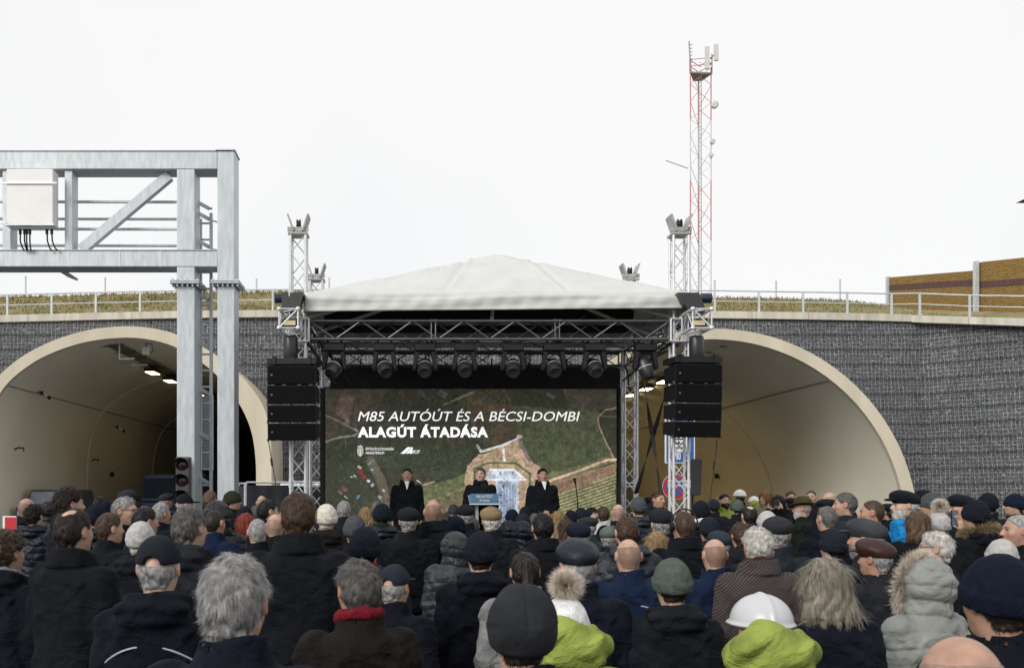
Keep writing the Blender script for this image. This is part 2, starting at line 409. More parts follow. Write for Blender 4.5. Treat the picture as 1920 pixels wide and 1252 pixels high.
vent(202, 889, YF+15, 'dark louvred vent on the left tunnel wall above the crowd')
vent(1351, 892, YF+19, 'dark louvred vent on the right tunnel wall beside the loudspeaker')

# ------------------------------------------------------------------ hill, railing, fence posts, noise barrier
b = MB(); N1 = 90; xs = [-90+200*i/N1 for i in range(N1+1)]
prof = [(YW+BAT*8.6+.4, -.03), (YW+2.6, .35), (YW+5, 1.25), (YW+8, 2.15), (YW+11, 2.55), (YW+16, 2.7), (YW+40, 3.2), (150, 3.5), (600, 3.5)]
vs = []
rnd = random.Random(3)
for (y, dz) in prof:
    for x in xs:
        xx = max(-30, min(x, XC)); z = cop_z(xx)+dz*(.9 if x > 8 else 1)+(rnd.uniform(-.05, .05) if dz > 0 else 0)
        yy = y
        if x > XC-.35:
            s = (x-XC+.35); yy = y-s*(1-min(1, (y-YW)/40)) if y < 80 else y; z -= s*.155*1.41*(1-min(1, max(0, (y-YW-6)/12)))
        if y > YW+5: z -= .55*max(0, min(1, (x-20)/4))
        vs.append((x, yy, z))
fs = [(k*(N1+1)+i, k*(N1+1)+i+1, (k+1)*(N1+1)+i+1, (k+1)*(N1+1)+i) for k in range(len(prof)-1) for i in range(N1)]
b.add(vs, fs, True); tag(b.build('hill', grassm), None, None, kind='structure')
# grass tufts on the slope
b = MB()
for _ in range(26000):
    x = rnd.uniform(-28, 30); k = rnd.random(); y = YW+1.25+k*9
    zz = None
    for (y0, d0), (y1, d1) in zip(prof, prof[1:]):
        if y0 <= y <= y1: zz = d0+(d1-d0)*(y-y0)/(y1-y0)
    if zz is None: continue
    xx = min(x, XC); z = cop_z(xx)+zz*(.9 if x > 8 else 1)-.02
    yy = y
    if x > XC-.35:
        s = x-XC+.35; yy = y-s*(1-(y-YW)/40); z -= s*.155*1.41*(1-min(1, max(0, (y-YW-6)/12)))
    z -= .55*max(0, min(1, (x-20)/4))*max(0, min(1, (y-YW-2.6)/2.4))
    h = rnd.uniform(.05, .2); a = rnd.uniform(0, PI); w = rnd.uniform(.02, .07)
    b.add([(x-w*math.cos(a), yy-w*math.sin(a), z), (x+w*math.cos(a), yy+w*math.sin(a), z), (x+rnd.uniform(-.08, .08), yy+rnd.uniform(-.06, .06), z+h)], [(0, 1, 2)])
tag(b.build('grass', grassm), 'dry yellow brown winter grass on the slope above the wall', 'grass', kind='stuff')
# railing
rail = thing('railing', 'galvanised two bar railing along the coping above the tunnels', 'railing', (5, YW+BAT*8.6, 8.7))
posts = [Vector((x, YW+BAT*8.6+.12, cop_z(x))) for x in [XX(12+83.1*i, YT) for i in range(-6, 21)]]
posts += [Vector((XC-.1, YW+BAT*8.6-.1, cop_z(XC)))]
base = Vector((XC-.35, YW+BAT*8.6, cop_z(XC)))+Vector((.1, .1, 0))
posts += [Vector((q.x, q.y, base.z-s*.155)) for s in (1.95, 3.9, 5.85, 7.8, 9.75) for q in [base+dr*s]]
for p in posts:
    m_ = MB(); m_.box(p.x-.035, p.x+.035, p.y-.03, p.y+.03, p.z+.003, p.z+.80); m_.box(p.x-.08, p.x+.08, p.y-.07, p.y+.07, p.z-.01, p.z+.02); m_.build('post', galv, rail)
b = MB()
for h, r in ((.82, .03), (.42, .02)): b.path([p+Vector((0, 0, h)) for p in posts], r, 8)
b.build('rail', galv, rail)
for i, (px, py0) in enumerate([(48, 519), (197, 522), (481, 524), (617, 522), (1340, 527), (1455, 528), (1575, 525)]):
    Y = 52; p = at(px, py0, Y); m_ = MB(); m_.tube((p.x, Y, 9), p, .045, 6); m_.tube(p, p+Vector((0, 0, .03)), .06, 6); 
    tag(m_.build('fence_post', galv), ['leftmost thin fence post behind the railing above the left tunnel', 'thin fence post above the crown of the left tunnel', 'thin fence post between gantry and left lattice tower', 'thin fence post just left of the canopy roof slope', 'thin fence post right of the red and white mast', 'thin fence post above the right tunnel crown', 'rightmost thin fence post, left of the noise barrier'][i], 'fence post', 'thin fence posts on the hill')
# noise barrier (in two stepped fields)
def barrier_material():
    m = bpy.data.materials.new('barrier_panel'); m.use_nodes = True; t = m.node_tree; b_ = t.nodes['Principled BSDF']; L = t.links.new
    c = t.nodes.new('ShaderNodeUVMap'); c.uv_map = 'UVMap'
    br = t.nodes.new('ShaderNodeTexBrick'); L(c.outputs[0], br.inputs['Vector']); br.inputs['Scale'].default_value = 1
    br.inputs['Brick Width'].default_value = .27; br.inputs['Row Height'].default_value = .095; br.inputs['Mortar Size'].default_value = .02
    br.inputs['Color1'].default_value = (.42, .25, .05, 1); br.inputs['Color2'].default_value = (.30, .165, .035, 1); br.inputs['Mortar'].default_value = (.10, .07, .03, 1)
    b2 = t.nodes.new('ShaderNodeTexBrick'); L(c.outputs[0], b2.inputs['Vector']); b2.inputs['Scale'].default_value = 1
    b2.inputs['Brick Width'].default_value = .27; b2.inputs['Row Height'].default_value = .095; b2.inputs['Mortar Size'].default_value = .02
    b2.inputs['Color1'].default_value = (.13, .06, .055, 1); b2.inputs['Color2'].default_value = (.17, .085, .06, 1); b2.inputs['Mortar'].default_value = (.05, .03, .03, 1)
    s = t.nodes.new('ShaderNodeSeparateXYZ'); L(c.outputs[0], s.inputs[0])
    r = t.nodes.new('ShaderNodeValToRGB'); e = r.color_ramp.elements; r.color_ramp.interpolation = 'CONSTANT'
    e[0].position = 0; e[0].color = (0, 0, 0, 1); e[1].position = .765; e[1].color = (1, 1, 1, 1); k = e.new(.87); k.color = (0, 0, 0, 1)
    dv = t.nodes.new('ShaderNodeMath'); dv.operation = 'DIVIDE'; dv.inputs[1].default_value = 3.2; L(s.outputs[1], dv.inputs[0]); L(dv.outputs[0], r.inputs[0])
    mxx = t.nodes.new('ShaderNodeMixRGB'); L(r.outputs[0], mxx.inputs[0]); L(br.outputs[0], mxx.inputs[1]); L(b2.outputs[0], mxx.inputs[2]); L(mxx.outputs[0], b_.inputs['Base Color'])
    b_.inputs['Roughness'].default_value = .9
    bp = t.nodes.new('ShaderNodeBump'); bp.inputs['Distance'].default_value = .05; bp.invert = True; L(br.outputs['Fac'], bp.inputs['Height']); L(bp.outputs[0], b_.inputs['Normal'])
    return m
barm = barrier_material()
NB = thing('noise_barrier', 'ochre and brown banded noise barrier with metal posts on the hill at right', 'noise barrier', at(1750, 575, 52))
def field(a_t, c_t, hgt_a, hgt_c, vo=0):
    v = [a_t-Vector((0, 0, hgt_a)), c_t-Vector((0, 0, hgt_c)), c_t, a_t]
    back = Vector((.05, .16, 0)); V = [tuple(q) for q in v]+[tuple(q+back) for q in v]
    me = bpy.data.meshes.new('panel'); me.from_pydata(V, [], [(0,1,2,3), (5,4,7,6), (3,2,6,7), (0,3,7,4), (1,5,6,2)]); u = me.uv_layers.new(name='UVMap')
    Ln = (c_t-a_t).length; uvd = {0: (0, 0), 1: (Ln, 0), 2: (Ln, hgt_c), 3: (0, hgt_a), 4: (0, 0), 5: (Ln, 0), 6: (Ln, hgt_c), 7: (0, hgt_a)}
    for i, l in enumerate(me.loops): u.data[i].uv = (uvd[l.vertex_index][0], uvd[l.vertex_index][1]+vo)
    me.materials.append(barm); o = bpy.data.objects.new('panel', me); COL.objects.link(o); o.parent = NB; o.matrix_parent_inverse = Matrix.Translation(-NB.location)
field(at(1668, 520, 55), at(1829, 507, 47), 3.2, 3.2)
field(at(1832, 492, 47), at(2010, 473, 41), 3.2, 3.2, .49)
for px, py, Y, h in ((1665, 519, 55.2, 3.0), (1830, 490, 46.8, 3.2), (2010, 472, 40.8, 3.4)):
    p = at(px, py, Y); m_ = MB(); m_.box(p.x-.09, p.x+.09, p.y-.1, p.y+.1, p.z-h, p.z); m_.build('post', galv, NB)

# ------------------------------------------------------------------ lattice mast on the hill
MY = 80.0
redp = mat('mast_red_paint', (.50, .17, .17), .6, .1); whp = mat('mast_white_paint', (.55, .55, .56), .6, .05)
mast = thing('radio_mast', 'tall red and white lattice radio mast rising behind the stage canopy', 'mast', at(1310, 560, MY))
def mast_sec(py0, py1, m_, nm, cx0=1311, cx1=1311, hw=21):
    b = MB(); z0, z1 = ZZ(py0, MY), ZZ(py1, MY); s = F/MY; cx = (cx0-PX)/s; w = hw/s
    corners = [(-w, -w*.6), (w, -w*.35), (w*.25, w*1.1)]
    n = max(2, round((z1-z0)/1.35))
    for dx, dy in corners: b.tube((cx+dx, MY+dy, z0), (cx+dx, MY+dy, z1), .045, 6)
    for k in range(n):
        za, zb = z0+(z1-z0)*k/n, z0+(z1-z0)*(k+1)/n
        for i in range(3):
            a, c = corners[i], corners[(i+1) % 3]
            if k % 2: a, c = c, a
            b.tube((cx+a[0], MY+a[1], za), (cx+c[0], MY+c[1], zb), .022, 4)
    b.build(nm, m_, mast)
mast_sec(600, 452, whp, 'white_section', hw=20); mast_sec(452, 342, redp, 'red_section', hw=20); mast_sec(342, 228, whp, 'white_section', hw=20); mast_sec(228, 130, redp, 'red_section', hw=20)
s = F/MY; cx = (1311-PX)/s; b = MB()
dk = mat('mast_dark_steel', (.22, .22, .23), .6, .1)
for dx in (-.08, .1): b.tube((cx+dx, MY-.2, 15), (cx+dx, MY-.2, ZZ(140, MY)), .03, 5)
for k in range(60): z = ZZ(560, MY)+k*.32; b.tube((cx-.08, MY-.2, z), (cx+.1, MY-.2, z), .02, 4)
b.build('ladder', dk, mast)
b = MB(); z = ZZ(143, MY); b.hexa([(cx-.9, MY-.6, z), (cx+.9, MY-.4, z), (cx-.2, MY+1, z), (cx+.5, MY+1, z), (cx-.9, MY-.6, z+.12), (cx+.9, MY-.4, z+.12), (cx-.2, MY+1, z+.12), (cx+.5, MY+1, z+.12)]); b.build('platform', dk, mast)
b = MB()
for dz in (.5, 1.0): b.path([(cx-.9, MY-.5, z+dz+.1), (cx+.9, MY-.3, z+dz+.35), (cx+.3, MY+1, z+dz+.2), (cx-.9, MY-.5, z+dz+.1)], .03, 5)
b.tube((cx-.9, MY-.5, z), (cx-.9, MY-.5, z+1.4), .045); b.tube((cx+.9, MY-.4, z), (cx+.9, MY-.4, z+1.6), .045); b.build('platform_rail', redp, mast)
b = MB(); p = at(1292, 78, MY); b.tube((p.x, MY-.5, z), p, .05)
for k in range(7): b.tube((p.x-.12, MY-.5, z+.6+k*.28), (p.x+.12, MY-.5, z+.6+k*.28), .03, 5)
b.build('whip_antenna', dk, mast)
for px, y0, y1 in ((1326, 88, 130), (1343, 84, 114)):
    a = at(px, y0, MY-.8); c = at(px, y1, MY-.8); b = MB(); b.box(a.x-.16, a.x+.16, a.y-.1, a.y+.1, c.z, a.z); pa = b.build('panel_antenna', mat('antenna_beige', (.55, .55, .50), .6, .05), mast)
    b = MB(); b.tube((a.x, a.y, (a.z+c.z)/2), (cx+.8, MY-.4, (a.z+c.z)/2-.3), .04, 5); b.build('antenna_arm', dk, pa)
for px, py, r in ((1340, 197, .28), (1336, 266, .2), (1334, 292, .15)):
    p = at(px, py, MY-.5); b = MB(); b.lathe((p.x, p.y, p.z), [(.01, -.02), (r, -.14), (r, .12), (.01, .14)], 16, 'y'); b.tube(p, (cx+.8, MY-.3, p.z), .04, 5); b.build('dish_antenna', mat('antenna_beige', (.55, .55, .50), .6, .05), mast)
b = MB(); a = at(1248, 301, MY); c = at(1290, 316, MY); b.tube(a, c, .035, 5); b.build('yagi_antenna', dk, mast)
# lamp head at the right picture edge
LP = thing('street_lamp', 'dark street lamp head reaching in at the right picture edge', 'lamp', (XX(2020, 30), 30, .13))
p = at(1912, 376, 30); b = MB(); b.hexa([(p.x, 29.8, p.z-.02), (p.x+1, 29.8, p.z-.04), (p.x, 30.2, p.z-.02), (p.x+1, 30.2, p.z-.04), (p.x+.12, 29.85, p.z+.03), (p.x+1, 29.85, p.z+.12), (p.x+.12, 30.15, p.z+.03), (p.x+1, 30.15, p.z+.12)]); b.build('lamp_head', blackm, LP)
b = MB(); b.tube((p.x+.9, 30, p.z+.03), (XX(2020, 30), 30, p.z-.1), .04); b.tube((XX(2020, 30), 30, 0), (XX(2020, 30), 30, p.z-.1), .08, 10); b.build('pole', galv, LP)

# ------------------------------------------------------------------ steel sign gantry at left
GY = 16.5; GD = .46; S = F/GY
G = thing('steel_gantry', 'large galvanised box steel road gantry at the left', 'gantry', (XX(400, GY), GY, gz(GY)))
def gbox(nm, x0, x1, y0, y1, dy0=0., dy1=GD, m_=galv, par=None, bev=0):
    b = MB(); b.box(XX(x0, GY), XX(x1, GY), GY+dy0, GY+dy1, ZZ(y1, GY), ZZ(y0, GY)); o = b.build(nm, m_, par or G)
    md = o.modifiers.new('bevel', 'BEVEL'); md.width = .012; md.segments = 2; return o
def zpx(z): return PY-(z-CH)*S
gfoot = zpx(gz(GY))
gbox('post', 407.5, 439.5, 283, 530); gbox('post', 407.5, 439.5, 536, gfoot)
b = MB(); b.box(XX(405, GY), XX(441.5, GY), GY-.03, GY+GD+.03, ZZ(283, GY)+.003, ZZ(283, GY)+.02); b.build('cap_plate', galv, G)
gbox('beam', -700, 407.3, 283, 317); gbox('beam', -700, 407.3, 469, 500)
gbox('beam_lip', -700, 405, 282, 284, -.02, GD+.02); gbox('beam_lip', -700, 405, 468, 470, -.02, GD+.02)
gbox('post', 331.5, 365, 317.3, 468); gbox('post', 331.5, 365, 500.3, 530); gbox('post', 331.5, 365, 536, gfoot)
for a, c in ((331.5, 365), (407.5, 439.5)):
    for y0, y1 in ((526.5, 529.8), (530.1, 533.5)):
        gbox('flange_plate', a-11, c+11, y0, y1, -.1, GD+.1)
    b = MB()
    for k in range(6):
        for yy in (-.06, GD+.06):
            x = XX(a-7+(c-a+14)*k/5, GY); b.tube((x, GY+yy, ZZ(538, GY)), (x, GY+yy, ZZ(523.5, GY)), .016, 6); b.build('bolt', galv, G); b = MB()
    for k in range(4):
        for xx in (a-7, c+7): x = XX(xx, GY); y = GY+GD*k/3; b.tube((x, y, ZZ(538, GY)), (x, y, ZZ(523.5, GY)), .016, 6); b.build('bolt', galv, G); b = MB()
    gbox('base_plate', a-12, c+12, gfoot-3, gfoot, -.15, GD+.15)
b = MB(); b.bar(at(153, 469, GY+.2), at(318, 330, GY+.2), .16, .14); b.build('diagonal_brace', galv, G)
gbox('strut', 2, 18, 317.3, 468, .05, .35); gbox('strut', 119, 134, 317.3, 468, .05, .35)
b = MB()
for y, d in ((377, .42), (409, 1.1), (428, .42), (459, 1.1)):
    a = at(-600, y, GY+d); c = at(331, y+2, GY+d); b.tube(a, c, .025, 6)
for x in (139, -120): p = at(x, 409, GY+1.1); q = at(x, 470, GY+1.1); b.tube(p, q, .03, 6)
b.build('walkway_rail', galv, G)
b = MB(); p = at(-650, 470, GY+.5); q = at(332, 470, GY+.5); b.box(p.x, q.x, GY+.5, GY+1.15, p.z-.05, p.z-.02); b.build('walkway_deck', galv, G)
b = MB(); b.bar(at(119, 512, GY+.9), at(137, 519, GY+.6), .04, .5); b.build('hanger_bracket', galv, G)
# strap lines on the lower beam
for x in (130, 225, 301): gbox('beam_strap', x-1, x+1, 468.5, 500.5, -.008, .2, white_p)
# cabinet
CB = thing('cabinet', 'white control cabinet strapped between struts of the steel gantry', 'cabinet', at(65, 426, GY-.1))
b = MB(); b.box(XX(22, GY), XX(108, GY), GY-.22, GY+.04, ZZ(426, GY), ZZ(325, GY)); o = b.build('cabinet_body', white_p, CB); md = o.modifiers.new('b', 'BEVEL'); md.width = .01
b = MB(); b.box(XX(12, GY), XX(116, GY), GY-.245, GY-.222, ZZ(353, GY), ZZ(350, GY)); b.box(XX(12, GY), XX(22, GY), GY-.245, GY-.22, ZZ(427, GY), ZZ(423, GY)); b.box(XX(20, GY), XX(110, GY), GY-.24, GY+.06, ZZ(429.5, GY), ZZ(426.3, GY)); b.build('strap', alu, CB)
b = MB()
for x, x2 in ((38, 46), (46, 51), (50, 52), (56, 58), (88, 97), (97, 108)):
    a = at(x, 430, GY-.1); c = at(x2, 470, GY-.05); mid = at(x+(1 if x > 60 else 0), 452, GY-.1); b.path([a, mid, (mid+c)/2+Vector((.0, 0, -.03)), c], .014, 6); b.tube(a, a-Vector((0, 0, .08)), .026, 6)
b.build('cable', blackm, CB)
b = MB(); 
# ladder behind the posts
LD = thing('gantry_ladder', 'caged steel access ladder between the two gantry posts', 'ladder', at(385, 900, GY+.5))
for x in (376, 396):
    a = at(x, 400 if x > 380 else 411, GY+.55); c = Vector((a.x, a.y, gz(GY)+.4)); m_ = MB(); m_.box(a.x-.025, a.x+.025, a.y-.03, a.y+.03, c.z, a.z); m_.build('stile', galv, LD)
b = MB(); z = gz(GY)+.6
while z < ZZ(411, GY+.55): b.tube((XX(376, GY+.55), GY+.55, z), (XX(396, GY+.55), GY+.55, z), .018, 6); z += .28
b.build('rung', galv, LD)
for py in (378, 398, 450, 466, 550, 640, 725, 808, 893):
    b = MB(); a = at(368, py, GY+.3); c = at(392, py+13, GY+.55); b.bar(a, c, .06, .05); b.tube(c, at(398, py+13, GY+.55), .02, 6)
    b.build('ladder_bracket', galv, LD)
for py in (412, 465):
    b = MB(); pts = []
    for k in range(9):
        t = PI*k/8; pts.append(at(398, py, GY+.5)+Vector((.12*math.sin(t), .35-.35*math.cos(t), -.02)))
    b.path(pts, .014, 5)
    b.build('cage_hoop', galv, LD)
def mesh_mat():
    m = bpy.data.materials.new('expanded_mesh'); m.use_nodes = True; t = m.node_tree; b_ = t.nodes['Principled BSDF']
    b_.inputs['Base Color'].default_value = (.45, .46, .47, 1); b_.inputs['Metallic'].default_value = .4
    return m
b = MB(); x0, x1, y_ = XX(378, GY+.5), XX(399, GY+.5), GY+.5
z0, z1 = ZZ(880, GY), ZZ(735, GY); n = 26
for k in range(n):
    za = z0+(z1-z0)*k/n; zb = z0+(z1-z0)*(k+1)/n
    for j in range(3):
        xa = x0+(x1-x0)*j/3; xb = x0+(x1-x0)*(j+1)/3
        b.tube((xa, y_, za), (xb, y_, zb), .006, 4); b.tube((xb, y_, za), (xa, y_, zb), .006, 4)
b.box(x0-.01, x0+.01, y_-.01, y_+.01, z0, z1); b.box(x1-.01, x1+.01, y_-.01, y_+.01, z0, z1); b.build('guard_mesh', galv, LD)
# traffic light
TLY = GY-.35
TL = thing('traffic_light', 'dark three lens traffic light in front of the left gantry post', 'traffic light', at(342, 940, TLY))
b = MB(); b.box(XX(329, TLY), XX(355, TLY), TLY, TLY+.2, ZZ(950, TLY), ZZ(856, TLY)); o = b.build('housing', mat('dark_grey_plastic', (.05, .045, .05), .5, .1), TL); md = o.modifiers.new('b', 'BEVEL'); md.width = .02; md.segments = 3
for py in (871, 901, 931):
    p = at(341, py, TLY-.005); b = MB(); b.lathe((p.x, p.y, p.z), [(.001, -.02), (.07, -.015), (.095, 0)], 20, 'y'); ls = b.build('lens', mat('dark_lens', (.03, .01, .012), .15, 0), TL)
    b = MB(); n = 14; vs = []
    for k in range(n+1):
        t = -.15*PI+1.3*PI*k/n
        for r, yy in ((.105, 0), (.11, -.17-.0*math.sin(t))): vs.append((p.x+r*math.cos(t), p.y+yy*(.45+.55*max(0, math.sin(t))), p.z+r*math.sin(t)))
    b.add(vs, [(2*k, 2*k+1, 2*k+3, 2*k+2) for k in range(n)], True); v = b.build('visor', blackm, TL); md = v.modifiers.new('s', 'SOLIDIFY'); md.thickness = .006
b = MB(); b.tube((XX(342, TLY), TLY+.12, gz(TLY)), (XX(342, TLY), TLY+.12, ZZ(950, TLY)), .05, 10); b.box(XX(338, TLY), XX(341, TLY), TLY+.2, GY-.003, ZZ(862, TLY), ZZ(858, TLY)); b.build('pole', galv, TL)

# ------------------------------------------------------------------ stage
TX0, TX1, YA, YB = -1.65, 4.55, 16.23, 19.73
DK = .62
def truss(b, a, c, size=.29, up=Vector((0, 0, 1)), r=.024, rd=.010, step=.30, both=True):
    a = Vector(a); c = Vector(c); d = c-a; Ln = d.length; d.normalize(); s_ = d.cross(up).normalized(); u_ = s_.cross(d)
    h = size/2-r; offs = [s_*i*h+u_*j*h for i, j in ((1, 1), (1, -1), (-1, -1), (-1, 1))]
    for o in offs: b.tube(a+o, c+o, r, 8)
    n = max(1, round(Ln/step))
    for k in range(n):
        p, q = a+d*Ln*k/n, a+d*Ln*(k+1)/n
        for i in range(4):
            o1, o2 = offs[i], offs[(i+1) % 4]
            if (k+i) % 2: o1, o2 = o2, o1
            b.tube(p+o1, q+o2, rd, 5)
    for p in (a, c):
        for i in range(4): b.tube(p+offs[i], p+offs[(i+1) % 4], rd*1.1, 5)
    # bolted joints every 2 m
    for k in range(1, int(Ln/2)+1):
        for e in (-.035, .035):
            p = a+d*(2*k+e)
            if 2*k < Ln-.3:
                for i in range(4): b.tube(p+offs[i], p+offs[(i+1) % 4], rd, 5)
                for o in offs: b.tube(p+o-d*.03, p+o+d*.03, r*1.35, 8)
ZT = 4.63
ST = thing('stage_canopy', 'truss framed stage canopy with white tarpaulin roof in the middle', 'stage canopy', (1.45, YA, 0))
for x, y, lab in ((TX0, YA, 'f'), (TX1, YA, 'f'), (TX0, YB, 'b'), (TX1, YB, 'b')):
    b = MB(); truss(b, (x, y, .15), (x, y, 6.18), up=Vector((0, 1, 0))); tw = b.build('lattice_tower', alu, ST)
    b = MB(); b.box(x-.19, x+.19, y-.19, y+.19, ZT-.19, ZT-.17); b.box(x-.19, x+.19, y-.19, y+.19, ZT+.17, ZT+.19)
    for sx in (-1, 1):
        for sy in (-1, 1): b.tube((x+sx*.18, y+sy*.18, ZT-.18), (x+sx*.18, y+sy*.18, ZT+.18), .02)
    b.build('sleeve_block', alu, tw)
    b = MB(); z = 6.18
    b.box(x-.16, x+.16, y-.16, y+.16, z, z+.03)
    for sx in (-1, 1):            # winch head: two inclined side plates with a pulley between
        b.hexa([(x+sx*.06, y-.17, z+.05), (x+sx*.085, y-.17, z+.05), (x+sx*.06, y+.17, z+.05), (x+sx*.085, y+.17, z+.05),
                (x+sx*.15, y-.17, z+.32), (x+sx*.18, y-.17, z+.32), (x+sx*.15, y+.17, z+.32), (x+sx*.18, y+.17, z+.32)])
    b.box(x-.17, x+.17, y-.13, y-.10, z+.05, z+.12)
    hd = b.build('tower_head', mat('worn_aluminium', (.35, .35, .33), .5, .2), tw)
    b = MB(); b.lathe((x, y, z+.17), [(.001, -.03), (.11, -.03), (.08, 0), (.11, .03), (.001, .03)], 16, 'x'); b.build('pulley', blackm, hd)
    b = MB(); b.box(x-.45, x+.45, y-.45, y+.45, .131, .15); b.build('base_plate', alu, tw)
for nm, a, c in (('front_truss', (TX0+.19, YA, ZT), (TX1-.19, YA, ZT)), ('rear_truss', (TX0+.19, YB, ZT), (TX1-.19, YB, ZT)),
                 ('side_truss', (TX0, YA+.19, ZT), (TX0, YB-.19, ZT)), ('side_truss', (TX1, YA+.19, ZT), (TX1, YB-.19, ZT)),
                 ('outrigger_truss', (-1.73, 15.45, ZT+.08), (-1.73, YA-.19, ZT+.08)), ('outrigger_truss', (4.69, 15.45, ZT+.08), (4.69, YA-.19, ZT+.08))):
    b = MB(); truss(b, a, c, size=.34 if 'front' in nm or 'out' in nm or 'side' in nm else .32, step=.42 if 'out' not in nm else .35, rd=.012); o = b.build(nm, alu if 'outrigger' in nm else shadealu, ST)
for x in (-1.73, 4.69):        # truss end frame with diagonal
    b = MB(); s_ = -1 if x > 0 else 1; b.tube((x-s_*.15, 15.45, ZT-.07), (x+s_*.15, 15.45, ZT+.23), .014, 6)
    for i in (-1, 1):
        for j in (-1, 1): b.lathe((x+i*.147, 15.44, ZT+.08+j*.147), [(.001, -.01), (.034, -.01), (.034, .02)], 12, 'y')
    b.build('truss_end', alu, ST)
# rafters under the roof
b = MB(); ap = Vector((1.72, 17.98, 6.02))
for x, y in ((TX0, YA), (TX1, YA), (TX0, YB), (TX1, YB), (1.5, YA), (1.5, YB), (TX0, 17.98), (TX1, 17.98)): b.tube((x, y, ZT+.2), ap, .03, 6)
b.build('rafter', alu, ST)
# tarpaulin
def wr(x, y): return (math.sin(x*7.1+2.3*math.sin(y*3.1))*math.sin(y*5.3+1.7*math.sin(x*2.2))+.5*math.sin(x*17+3*math.sin(y*9)+1)*math.sin(y*13+2*math.sin(x*5)))
X0, X1, Y0, Y1 = -1.52, 4.66, 15.93, 20.0
nx, ny = 150, 60
def roof(u, v):
    x = X0+(X1-X0)*u; y = Y0+(Y1-Y0)*v
    tx = (x-ap.x)/(X0-ap.x) if x < ap.x else (x-ap.x)/(X1-ap.x); ty = abs(y-ap.y)/((Y1-Y0)/2)
    h1 = 1-tx; h2 = (1-ty)*1.35
    k = .07; hh = max(k-abs(h1-h2), 0)/k; h = min(h1, h2)-hh*hh*k*.25
    h = .955+.02*math.tanh((h-.955)/.02) if h > .955 else h
    edge = min(1, h*6)
    z = 5.22+.98*h+.012*wr(x*.6, y*.8)*edge*min(1, ty*2.2)-.035*math.sin(PI*min(1, ty))*edge*(h2 < h1)
    # hip seam and pulled folds
    if y < ap.y:
        for sx in (-1, 1):
            dx = (x-ap.x)*sx-(.25+.75*ty*.95); z += .035*math.exp(-(dx/.035)**2)*edge*(1-.3*ty); z -= .03*math.exp(-((dx-.08)/.05)**2)*edge
    ex = min(abs(x-X0), abs(X1-x)); z += .0
    return x, y, z-.02*math.sin(min(1, tx)*PI)*(1-h)
vs = [roof(i/nx, j/ny) for j in range(ny+1) for i in range(nx+1)]
fs = [(j*(nx+1)+i, j*(nx+1)+i+1, (j+1)*(nx+1)+i+1, (j+1)*(nx+1)+i) for j in range(ny) for i in range(nx)]
b = MB(); b.add(vs, fs, True)
def valance(p, q, nrm, nn, zb0, zb1):
    K = 10; V = []
    for j in range(K+1):
        for i in range(nn+1):
            t = i/nn; x = p[0]+(q[0]-p[0])*t; y = p[1]+(q[1]-p[1])*t; zt = 5.22
            zt = roof((x-X0)/(X1-X0), (y-Y0)/(Y1-Y0))[2]
            zb = zb0+(zb1-zb0)*t; f = j/K; z = zt+(zb-zt)*f
            L_ = math.dist(p, q); s_ = t*L_
            o = .012*math.sin(PI*min(1, f*1.2))+.015*f+(.014*math.sin(s_*2.1+f*5)+.004*math.sin(s_*8.3-f*5+1)+.008*math.sin(s_*21+2*f))*math.sin(PI*min(1, f))+(.012*math.exp(-((f-.30-.1*math.sin(s_*1.1))/.08)**2))
            V.append((x+nrm[0]*o, y+nrm[1]*o, z))
    b.add(V, [(j*(nn+1)+i, j*(nn+1)+i+1, (j+1)*(nn+1)+i+1, (j+1)*(nn+1)+i) for j in range(K) for i in range(nn)], True)
valance((X0, Y0), (X1, Y0), (0, -1), 150, 4.90, 4.955); valance((X0, Y0), (X0, Y1), (-1, 0), 70, 4.90, 4.9); valance((X1, Y0), (X1, Y1), (1, 0), 70, 4.955, 4.9); valance((X0, Y1), (X1, Y1), (0, 1), 60, 4.9, 4.9)
tarpm = mat('white_tarpaulin', (.56, .57, .545), .6, .05, 2.5, .35, 7, detail=6)
o = b.build('tarpaulin', tarpm, ST); md = o.modifiers.new('t', 'SOLIDIFY'); md.thickness = .004
# dark inner ceiling drape and rear drape
b = MB(); b.box(TX0+.3, TX1-.3, YB-.50, YB-.47, 4.0, 4.40); b.build('header_drape', blackc, ST)
b = MB(); V = []; 
for i in range(41):
    x = TX0+.25+(TX1-TX0-.5)*i/40; yy = 18.2+.03*math.sin(i*1.9)
    V += [(x, yy, 5.4), (x, yy+.3, 4.96)]
b.add(V, [(2*i, 2*i+1, 2*i+3, 2*i+2) for i in range(40)], True); b.build('ceiling_drape', blackc, ST)
# cables looped along the front truss
b = MB()
for k in range(14):
    x = TX0+.4+k*.42; pts = [Vector((x+.42*j/6, YA-.05+.05*math.sin(k), ZT-.17-.10*math.sin(PI*j/6)*(1+.5*math.sin(k*2.3)))) for j in range(7)]; b.path(pts, .011, 5)
pts = [Vector((2.9+.36*j/8, YA-.1, ZT+.17+.1*math.sin(PI*j/8))) for j in range(9)]; b.path(pts, .012, 5)
for k in range(16):
    x = TX0+.5+k*.37; z1 = ZT-.2; b.path([(x, YB-.1, z1+.2), (x+.05*math.sin(k*3), YB-.3, z1-.1), (x+.08*math.sin(k), YB-.35, z1-.35)], .018, 5)
b.build('cable', blackm, ST)
